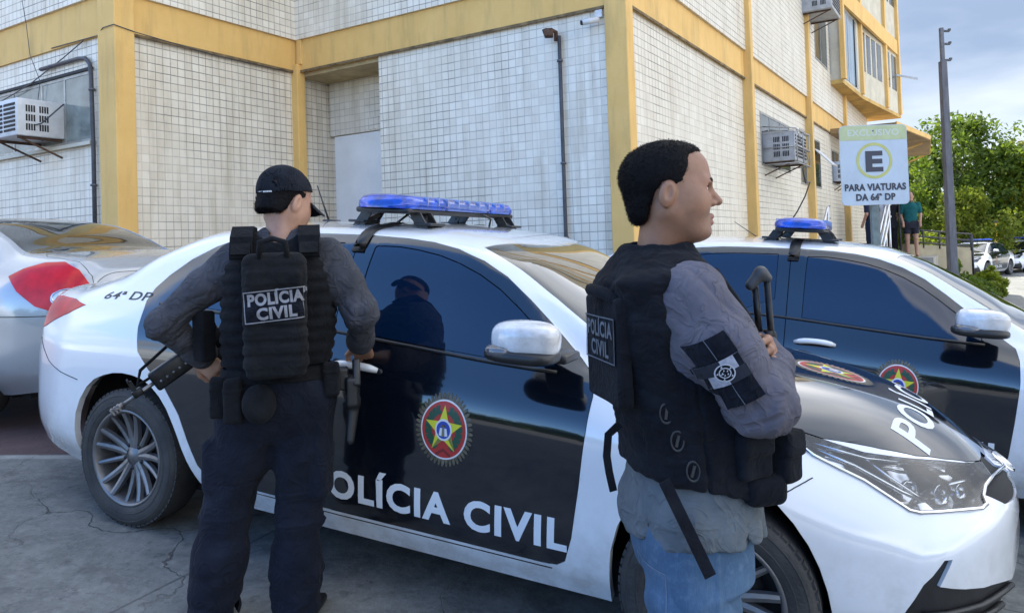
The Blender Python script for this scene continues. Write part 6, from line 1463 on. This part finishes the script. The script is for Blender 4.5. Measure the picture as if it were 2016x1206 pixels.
# ================================================================ STREET FURNITURE
def parking_sign():
    x0, y0 = 3.83, 8.0; g = gz(x0, y0); t = empty('parking_sign', (x0, y0, g)); tag(t, 'white parking sign with a large E in a yellow ring on a grey green post', 'sign')
    mb = MB(); mb.rbox((.0, .035, (1.9-g)/2), (.044, .022, (1.9-g)/2), .006); mb.build('post', mat('grey green post', (.13, .16, .15), .6, vary=.3, vscale=9), t)
    w, h, r = .71, .84, .05; cz = 1.972-g; pts = []
    for cx, cz_, a0 in ((w/2-r, h/2-r, 0), (-w/2+r, h/2-r, 90), (-w/2+r, -h/2+r, 180), (w/2-r, -h/2+r, 270)):
        for k in range(6): a = radians(a0+18*k); pts.append((cx+r*cos(a), cz_+r*sin(a)))
    M = Matrix.Translation((.0, 0, cz)) @ Matrix.Rotation(pi/2, 4, 'X')
    mb = MB(); mb.prism(pts, -.004, .004, M); b = mb.build('panel', mat('sign white', (.44, .50, .55), .45, vary=.07, vscale=4), t)
    ry = -.006
    def flat(bm, name, m, dz):
        for v in bm.verts: v.co = Vector((v.co.x, ry-dz, cz+v.co.y))
        me = bpy.data.meshes.new(name); bm.to_mesh(me); bm.free(); return new_obj(name, me, m, t)
    M_YB = mat('faded yellow green band', (.44, .47, .25), .5, vary=.1, vscale=6)
    band_ = [p for p in pts if p[1] > h/2-.17]; bm = bmesh.new(); vs = [bm.verts.new((p[0]*.985, p[1]*.985, 0)) for p in pts if p[1] > .25]; vs += [bm.verts.new((-w/2*.985, .262, 0)), bm.verts.new((w/2*.985, .262, 0))]
    bm.faces.new(vs); flat(bm, 'band', M_YB, 0)
    flat(fit_text('EXCLUSIVO', .54, .310, .03, 1, 0, .066), 'faded_lettering', mat('faded white print', (.50, .54, .45), .5), .001)
    rg = bmesh.new(); n = 64; a = [rg.verts.new((.190*cos(2*pi*i/n), .190*sin(2*pi*i/n)+.045, 0)) for i in range(n)]; b2 = [rg.verts.new((.160*cos(2*pi*i/n), .160*sin(2*pi*i/n)+.045, 0)) for i in range(n)]
    for i in range(n): rg.faces.new((a[i], a[(i+1) % n], b2[(i+1) % n], b2[i]))
    flat(rg, 'ring', mat('sign yellow', (.46, .45, .14), .5, vary=.1, vscale=8), 0)
    M_INK = mat('dark sign ink', (.030, .035, .055), .5)
    flat(fit_text('E', .185, -.060, .045, 1, 0, .205), 'letter', M_INK, .001)
    flat(join_bm(fit_text('PARA VIATURAS', .645, -.265, .05, 1, 0, .068), fit_text('DA 64ª DP', .415, -.370, .05, 1, 0, .068)), 'lettering', M_INK, .001)
    mb = MB()
    for z in (cz+.36, cz-.36): mb.tube([(0, -.011, z), (0, .0, z)], .010, 10)
    mb.build('bolts', M_STEEL, t); return t
parking_sign()
def lamp_post():
    x0, y0 = 8.06, 14.0; g = gz(x0, y0); t = empty('lamp_post', (x0, y0, g)); tag(t, 'bare grey steel post with small stub brackets beside the trees', 'post')
    H = 5.0-g; mb = MB(); n = 4; pr = []
    mb.add([(sx*.075, sy*.075, -.3) for sx, sy in ((-1, -1), (1, -1), (1, 1), (-1, 1))]+[(sx*.055-.01, sy*.055, H-.6) for sx, sy in ((-1, -1), (1, -1), (1, 1), (-1, 1))], [(0, 1, 5, 4), (1, 2, 6, 5), (2, 3, 7, 6), (3, 0, 4, 7), (4, 5, 6, 7), (3, 2, 1, 0)])
    mb.box((-.008, 0, H-.3), (.033, .033, .32)); o = mb.build('shaft', mat('weathered grey steel', (.10, .10, .115), .6, vary=.3, vscale=5, stretch=(3, 3, .6)), t); bevel(o, .01)
    for z in (H-.04, H-.28, H-.58): mb = MB(); mb.bar((.02, 0, z), (.14, 0, z-.005), .035); mb.box((.14, 0, z+.02), (.02, .02, .02)); mb.build('bracket', M_PIPE, t)
lamp_post()
# ---- ramp with its dark railing beyond the sign, stair handrails
def ramp():
    t = empty('entrance_ramp', (11.3, 20.2, gz(11.3, 20.2))); tag(t, 'low beige ramp wall with a dark metal railing near the trees', 'ramp')
    o = t.location; pt = lambda k, z: Vector((10.35+2.0*k, 20.0+.55*k, z))-o
    a, b = pt(0, 0), pt(1, 0); mb = MB(); n = Vector((-.265, .96, 0))*.18; z0 = -1.2-o.z
    for k0, k1, t0, t1 in ((0, 1, .98, .82),):
        p, q = pt(k0, 0), pt(k1, 0); p.z = q.z = 0; zt0, zt1 = t0-o.z, t1-o.z
        mb.add([(p.x, p.y, z0), (q.x, q.y, z0), (q.x+n.x, q.y+n.y, z0), (p.x+n.x, p.y+n.y, z0), (p.x, p.y, zt0), (q.x, q.y, zt1), (q.x+n.x, q.y+n.y, zt1), (p.x+n.x, p.y+n.y, zt0)], [(3, 2, 1, 0), (4, 5, 6, 7), (0, 1, 5, 4), (1, 2, 6, 5), (2, 3, 7, 6), (3, 0, 4, 7)])
    mb.build('wall', mat('beige rendered wall', (.36, .30, .19), .85, vary=.2, vscale=2), t)
    M_RAIL = mat('dark rail', (.035, .032, .035), .5)
    for k in (0, .25, .5, .75, 1.0):
        mb = MB(); mb.tube([pt(k, .9-.16*k), pt(k, 1.38-.2*k)], .022, 6); mb.build('rail_post', M_RAIL, t)
    for dz in (0, -.17, -.33): mb = MB(); mb.tube([pt(-.05, 1.38+dz), pt(1.02, 1.18+dz)], .020, 6); mb.build('rail', M_RAIL, t)
    mb = MB(); mb.tube([pt(1.02, 1.17), pt(1.02, .1)], .03, 6); mb.tube([pt(-.1, 2.0), pt(-.1, .6)], .025, 6); mb.build('rail_post', M_RAIL, t)
ramp()
M_RAILS = mat('bright steel rail', (.55, .56, .58), .3, .9)
for lab, x0, y0 in (('bright steel handrail rising beside the entrance steps, nearer one', 8.55, 17.2), ('bright steel handrail rising beside the entrance steps, behind the nearer one', 8.95, 18.2), ('steel handrail at the wall side of the entrance steps', 7.05, 17.0)):
    t = empty('handrail', (x0, y0, 0)); tag(t, lab, 'handrail')
    for dz in (0, -.28): mb = MB(); mb.tube([(-.45, -.3, .80+dz), (.22, .5, 1.92+dz), (.3, .6, 1.94+dz)], .028, 8); mb.build('rail', M_RAILS, t)
    mb = MB(); mb.tube([(-.45, -.3, -.5), (-.45, -.3, .80)], .025, 8); mb.build('post', M_RAILS, t); mb = MB(); mb.tube([(.22, .5, .2), (.22, .5, 1.92)], .025, 8); mb.build('post', M_RAILS, t)
# ---- visitors waiting on the landing
def visitor(label, x, y, z, h, face, top, bottom, skinc, bare_legs=False, long_hair=False, arm=0.):
    t = empty('person', (x, y, z)); tag(t, label, 'person'); k = h/1.7; F = V3(cos(face), sin(face), 0); R = V3(F[1], -F[0], 0); RF = np.array([R, F, [0, 0, 1]]); R2 = R[:2]; L = lambda u, v, zz: V3(u, v, zz)@RF*k
    H0 = L(0, .03, 1.575); fr_ = frame(F)
    legs = [[L(s*.09, 0, .86), L(s*.10, .01, .48), L(s*.11, -.01, .07)] for s in (-1, 1)]; arms = [[L(s*.185, 0, 1.37), L(s*.235, -.02+arm*.05, 1.10), L(s*.20, .10+arm*.2, .90+arm*.15)] for s in (-1, 1)]
    def body(P):
        d = head_sdf((P-H0)@fr_.T/k)*k; d = smin(d, s_cap(P, L(0, -.01, 1.36), L(0, .0, 1.52), .055*k), .03); d = smin(d, s_stack(P, [(.84*k, 0, 0, .15*k, .10*k), (1.05*k, 0, 0, .13*k, .095*k), (1.36*k, 0, 0, .15*k, .09*k)], R2), .04)
        for a in arms: d = smin(d, chain(P, a+[a[2]+L(0, .04, -.10)], (.045*k, .04*k, .03*k, .035*k)), .03)
        for a in legs: d = smin(d, chain(P, a, (.085*k, .058*k, .04*k)), .04)
        for a in legs: d = smin(d, s_ell(P, a[2]+L(0, .06, -.035), (.042*k, .115*k, .038*k), RF), .02)
        return d
    B = (.42, .42); sdf_obj('body', body, (-.42*k, -.42*k, -.03), (.42*k, .42*k, h+.03), .016, skinc, t)
    def topf(P):
        d = s_stack(P, [(.80*k, 0, 0, .168*k, .118*k), (1.05*k, 0, 0, .155*k, .115*k), (1.30*k, 0, 0, .185*k, .12*k), (1.44*k, 0, 0, .08*k, .07*k)], R2)
        for a in arms: d = smin(d, s_cap(P, a[0], a[0]*.3+a[1]*.7, .066*k, .06*k), .03)
        return d+vnoise(P, 12, 3)*.01
    sdf_obj('top', topf, (-.42*k, -.42*k, .7*k), (.42*k, .42*k, 1.5*k), .016, top, t)
    def botf(P):
        d = s_stack(P, [(.74*k, 0, 0, .18*k, .125*k), (.86*k, 0, 0, .17*k, .12*k), (.98*k, 0, 0, .155*k, .112*k)], R2)
        for a in legs:
            q = a if not bare_legs else [a[0], a[0]*.45+a[1]*.55]; d = smin(d, chain(P, q, (.105*k, .085*k, .07*k)), .03)
        return smax(d, .04-P[:, 2], .01)+vnoise(P, 10, 2)*.01
    sdf_obj('shorts' if bare_legs else 'trousers', botf, (-.42*k, -.42*k, -.02), (.42*k, .42*k, 1.02*k), .016, bottom, t)
    def hairf(P):
        q = (P-H0)@fr_.T/k; d = s_ell(q, (0, -.015, .045), (.085, .105, .096)); d = smax(d, q[:, 1]-.06-.5*np.maximum(q[:, 2]-.05, 0), .01); d = smax(d, -.05-q[:, 2], .01)
        if long_hair: d = smin(d, s_ell(q, (0, -.07, -.10), (.08, .05, .15)), .03)
        return d*k+vnoise(P, 60, 1)*.006
    sdf_obj('hair', hairf, H0-.26*k, H0+.2*k, .014, M_HAIR, t); return t
LZ = .65
visitor('visitor in dark trousers standing on the landing directly behind the sign post', 9.12, 19.3, LZ, 1.72, radians(120), cloth('navy top', (.02, .025, .05), (.03, .035, .06)), cloth('dark jeans', (.012, .02, .045), (.02, .03, .06)), M_SKIN)
visitor('visitor in a white top on the landing between sign post and handrail', 9.55, 19.7, LZ, 1.66, radians(200), cloth('white top', (.55, .55, .58), (.65, .65, .68)), cloth('black shorts', (.01, .01, .012), (.02, .02, .02)), M_SKIN, True)
visitor('visitor all in black on the landing beside the handrail', 9.98, 20.1, LZ, 1.74, radians(100), cloth('black top', (.008, .008, .01), (.016, .016, .02)), cloth('black trousers', (.01, .01, .014), (.02, .02, .024)), M_SKIN)
visitor('long haired visitor in a teal top at the right end of the landing', 10.42, 19.9, LZ, 1.68, radians(250), cloth('teal top', (.012, .085, .09), (.02, .13, .125)), cloth('dark shorts', (.02, .02, .03), (.04, .04, .05)), M_SKIN, True, True)

# ================================================================ VEGETATION
def leaf_mat(name, a, b, c):
    g = G(name); oi = g.n('ShaderNodeNewGeometry'); r = oi.outputs['Random Per Island']; col = g.mix(g.rng(r, 0, .6), a, b); col = g.mix(g.rng(r, .6, 1.0), col, c); g.l(col, g.b.inputs['Base Color']); g.b.inputs['Roughness'].default_value = .55; g.b.inputs['Specular IOR Level'].default_value = .25
    out = [n for n in g.nt.nodes if n.type == 'OUTPUT_MATERIAL'][0]; tr = g.n('ShaderNodeBsdfTranslucent'); g.l(g.mix(.5, col, (.16, .24, .012)), tr.inputs[0]); mx = g.n('ShaderNodeMixShader'); mx.inputs[0].default_value = .45; g.l(g.b.outputs[0], mx.inputs[1]); g.l(tr.outputs[0], mx.inputs[2]); g.l(mx.outputs[0], out.inputs[0]); return g.m
ML_G = leaf_mat('mid green leaves', (.045, .085, .013), (.095, .15, .02), (.16, .20, .03)); ML_D = leaf_mat('dark green leaves', (.028, .058, .014), (.05, .09, .02), (.08, .12, .028)); ML_Y = leaf_mat('yellow green leaves', (.10, .14, .016), (.17, .20, .02), (.24, .24, .028)); ML_F = leaf_mat('yellow blossom', (.30, .22, .01), (.42, .28, .01), (.15, .15, .02)); ML_B = leaf_mat('bright shrub leaves', (.16, .20, .012), (.24, .26, .015), (.10, .15, .02))
M_BARK = mat('grey brown bark', (.09, .07, .05), .9, vary=.4, vscale=9, bump=.6, bscale=20)
def leaves(centers, rad, per, size, rng, flat=.5):
    n = len(centers)*per; c = np.repeat(centers, per, 0); d = rng.normal(size=(n, 3)); d /= np.linalg.norm(d, axis=1)[:, None]; c = c+d*(np.repeat(rad, per)*rng.random(n)**.45)[:, None]
    t = rng.normal(size=(n, 3)); t /= np.linalg.norm(t, axis=1)[:, None]; nn = np.cross(t, rng.normal(size=(n, 3))+np.array([0, 0, flat])); nn /= np.linalg.norm(nn, axis=1)[:, None]+1e-9
    s = size*(.6+.8*rng.random(n))[:, None]; a, b = t*s, nn*s*.55
    V = np.stack([c-a, c-b*.9+a*.05, c+a, c+b*.9+a*.05], 1).reshape(-1, 3); return V
def leaf_obj(name, V, m, parent):
    me = bpy.data.meshes.new(name); n = len(V)//4; me.vertices.add(len(V)); me.vertices.foreach_set('co', V.astype(f32).ravel()); me.loops.add(len(V)); me.loops.foreach_set('vertex_index', np.arange(len(V), dtype=np.int32)); me.polygons.add(n); me.polygons.foreach_set('loop_start', np.arange(n, dtype=np.int32)*4); me.update(calc_edges=True); return new_obj(name, me, m, parent)
def tree(label, x, y, h, w, m, seed, flower=None, clusters=70, per=75, size=.16, low=.22, group='trees beyond the ramp'):
    rng = np.random.default_rng(seed); g = gz(x, y); t = empty('leafy_tree', (x, y, g)); tag(t, label, 'tree', group)
    cen = []; rad = []
    for k in range(clusters):
        a = rng.random()*2*pi; zz = low+(1-low)*rng.random(); env = math.sqrt(max(0, 1-((zz-.52)/.52)**2)); r = w*env*(.25+.75*rng.random()**.6)*(.8+.35*sin(3*a+seed)); cen.append((r*cos(a), r*sin(a), h*zz)); rad.append(w*(.16+.16*rng.random()))
    cen = np.array(cen); rad = np.array(rad)
    leaf_obj('crown', leaves(cen, rad, per, size, rng), m, t)
    if flower is not None:
        sel = cen[(cen[:, 2] > h*.5) & (cen[:, 0]-cen[:, 1]*.5 < w*.3)][:14]; leaf_obj('blossom', leaves(sel+np.array([0, -.25, .25]), np.full(len(sel), w*.22), 55, size*.6, rng), flower, t)
    mb = MB(); top = h*.55; mb.tube([(0, 0, -.2), (.08, .05, h*.2), (-.05, .05, h*.38), (.1, 0, top)], [.035*h*.55, .026*h*.6, .02*h*.6, .008*h], 10)
    for k in range(9):
        c = cen[rng.integers(len(cen))]; z0 = h*(.2+.25*rng.random()); mb.tube([(0, 0, z0), (c[0]*.4, c[1]*.4, z0+(c[2]-z0)*.6), tuple(c)], [.05*h/6, .03*h/6, .012], 6)
    mb.build('trunk', M_BARK, t); return t
tree('sunlit bright green tree right of the steel post', 21.8, 37, 7.2, 3.1, ML_G, 3, None, 95, 144, 0.122)
tree('tree with yellow blossom at the right picture edge', 25.2, 36, 5.6, 3.0, ML_Y, 5, ML_F, 80, 136, 0.115)
tree('darker green tree leaning in from the right edge', 29.0, 39, 6.6, 3.6, ML_D, 8, None, 90, 128, 0.130)
tree('mid green tree behind the canopy left of the steel post', 18.9, 40, 5.2, 2.6, ML_G, 11, None, 80, 128, 0.115)
tree('dense dark tree far behind the ramp', 23.5, 47, 6.8, 4.4, ML_D, 14, None, 90, 128, 0.158)
tree('yellow green small tree behind the railing', 20.4, 34.5, 3.6, 1.9, ML_Y, 17, None, 55, 112, 0.094)
tree('low dark tree filling the gap at far right', 33.5, 47, 6.0, 4.6, ML_D, 21, None, 80, 128, 0.158)
tree('dark tree under the canopy far behind', 17.0, 47, 5.2, 3.6, ML_D, 24, None, 70, 128, 0.158)
def shrub(label, x, y, h, w, m, seed, per=60, size=.06, strap=False):
    rng = np.random.default_rng(seed); t = empty('shrub', (x, y, gz(x, y))); tag(t, label, 'shrub', 'shrubs along the ramp')
    n = 26; a = rng.random(n)*2*pi; r = w*np.sqrt(rng.random(n)); zz = h*(.25+.7*rng.random(n)*(1-(r/w)**2*.6)); cen = np.c_[r*np.cos(a), r*np.sin(a), zz]; leaf_obj('foliage', leaves(cen, np.full(n, w*.30), per, size, rng), m, t)
    mb = MB()
    for k in range(6): mb.tube([(0, 0, -.05), tuple(cen[k]*np.array([.6, .6, .6])), tuple(cen[k])], .012, 5)
    if strap:
        for k in range(22):
            b = rng.random()*2*pi; l = h*(.9+.5*rng.random()); s = Vector((cos(b), sin(b), 0)); q = s.cross(Vector((0, 0, 1)))*.022; vs = []
            for i in range(5):
                u = i/4; p = s*(l*.6*u)+Vector((0, 0, l*(1.25*u-.75*u*u))); wd = (1-u*.9); vs += [p-q*wd, p+q*wd]
            mb.add(vs, [(2*i, 2*i+1, 2*i+3, 2*i+2) for i in range(4)], 1)
    mb.build('stems', [M_BARK, m], t); return t
shrub('bright yellow green round shrub at the foot of the ramp', 13.75, 22.0, .80, .42, ML_B, 2)
shrub('strap leaved dark shrub beside the steel post', 9.55, 16.4, 1.05, .40, ML_G, 5, 30, .06, True)
shrub('mid green shrub between the post and the round bright shrub', 10.6, 17.6, .62, .45, ML_G, 7)
shrub('low green shrub below the bright round one', 12.6, 20.4, .45, .42, ML_Y, 9)
shrub('dark shrub at the end of the ramp railing', 12.3, 20.4, .5, .35, ML_D, 12)
# unseen leaf bank added behind the viewer to darken the car door reflections
rng_ = np.random.default_rng(40); cw = np.c_[rng_.uniform(-40, 34, 420), rng_.uniform(-27, -20, 420), rng_.random(420)**.8*3.6]; wo = leaf_obj('added_wood', leaves(cw, np.full(420, 1.6), 26, .55, rng_), ML_D, None); wo['kind'] = 'stuff'; wo['label'] = 'unseen dark wood added behind the viewer to darken the car door reflections'
# yellow pole, low wall and more parked cars in the distance
t = empty('marker_post', (21.9, 34.6, gz(21.9, 34.6))); tag(t, 'thin yellow post under the trees', 'post'); mb = MB(); mb.tube([(0, 0, -.1), (0, 0, 2.3)], .09, 10); mb.build('shaft', mat('yellow post paint', (.55, .38, .03), .5), t); mb = MB(); mb.rbox((0, 0, 2.35), (.14, .10, .08), .02); mb.build('cap', M_PLAS, t)
t = empty('boundary_wall', (24, 52, gz(24, 52))); tag(t, 'pale boundary wall far behind the trees', 'wall'); mb = MB(); mb.rbox((0, 0, .8), (24, .1, 1.1), .02); mb.build('wall', mat('pale far wall', (.40, .34, .24), .85, vary=.15, vscale=.6), t); mb = MB(); mb.rbox((0, 0, 1.94), (24.1, .16, .05), .02); mb.build('coping', M_CREAM, t)
for lab, x, y, th in (('small police car far away by the shrubs, facing the yard', 20.9, 33.6, radians(-140)), ('far police car at the right picture edge behind another one', 24.6, 36.6, radians(-140))):
    c = copy_tree(PC); place_car(c, x, y, gz(x, y), th, 0); tag(c, lab, 'police car', 'police cars parked in the distance')
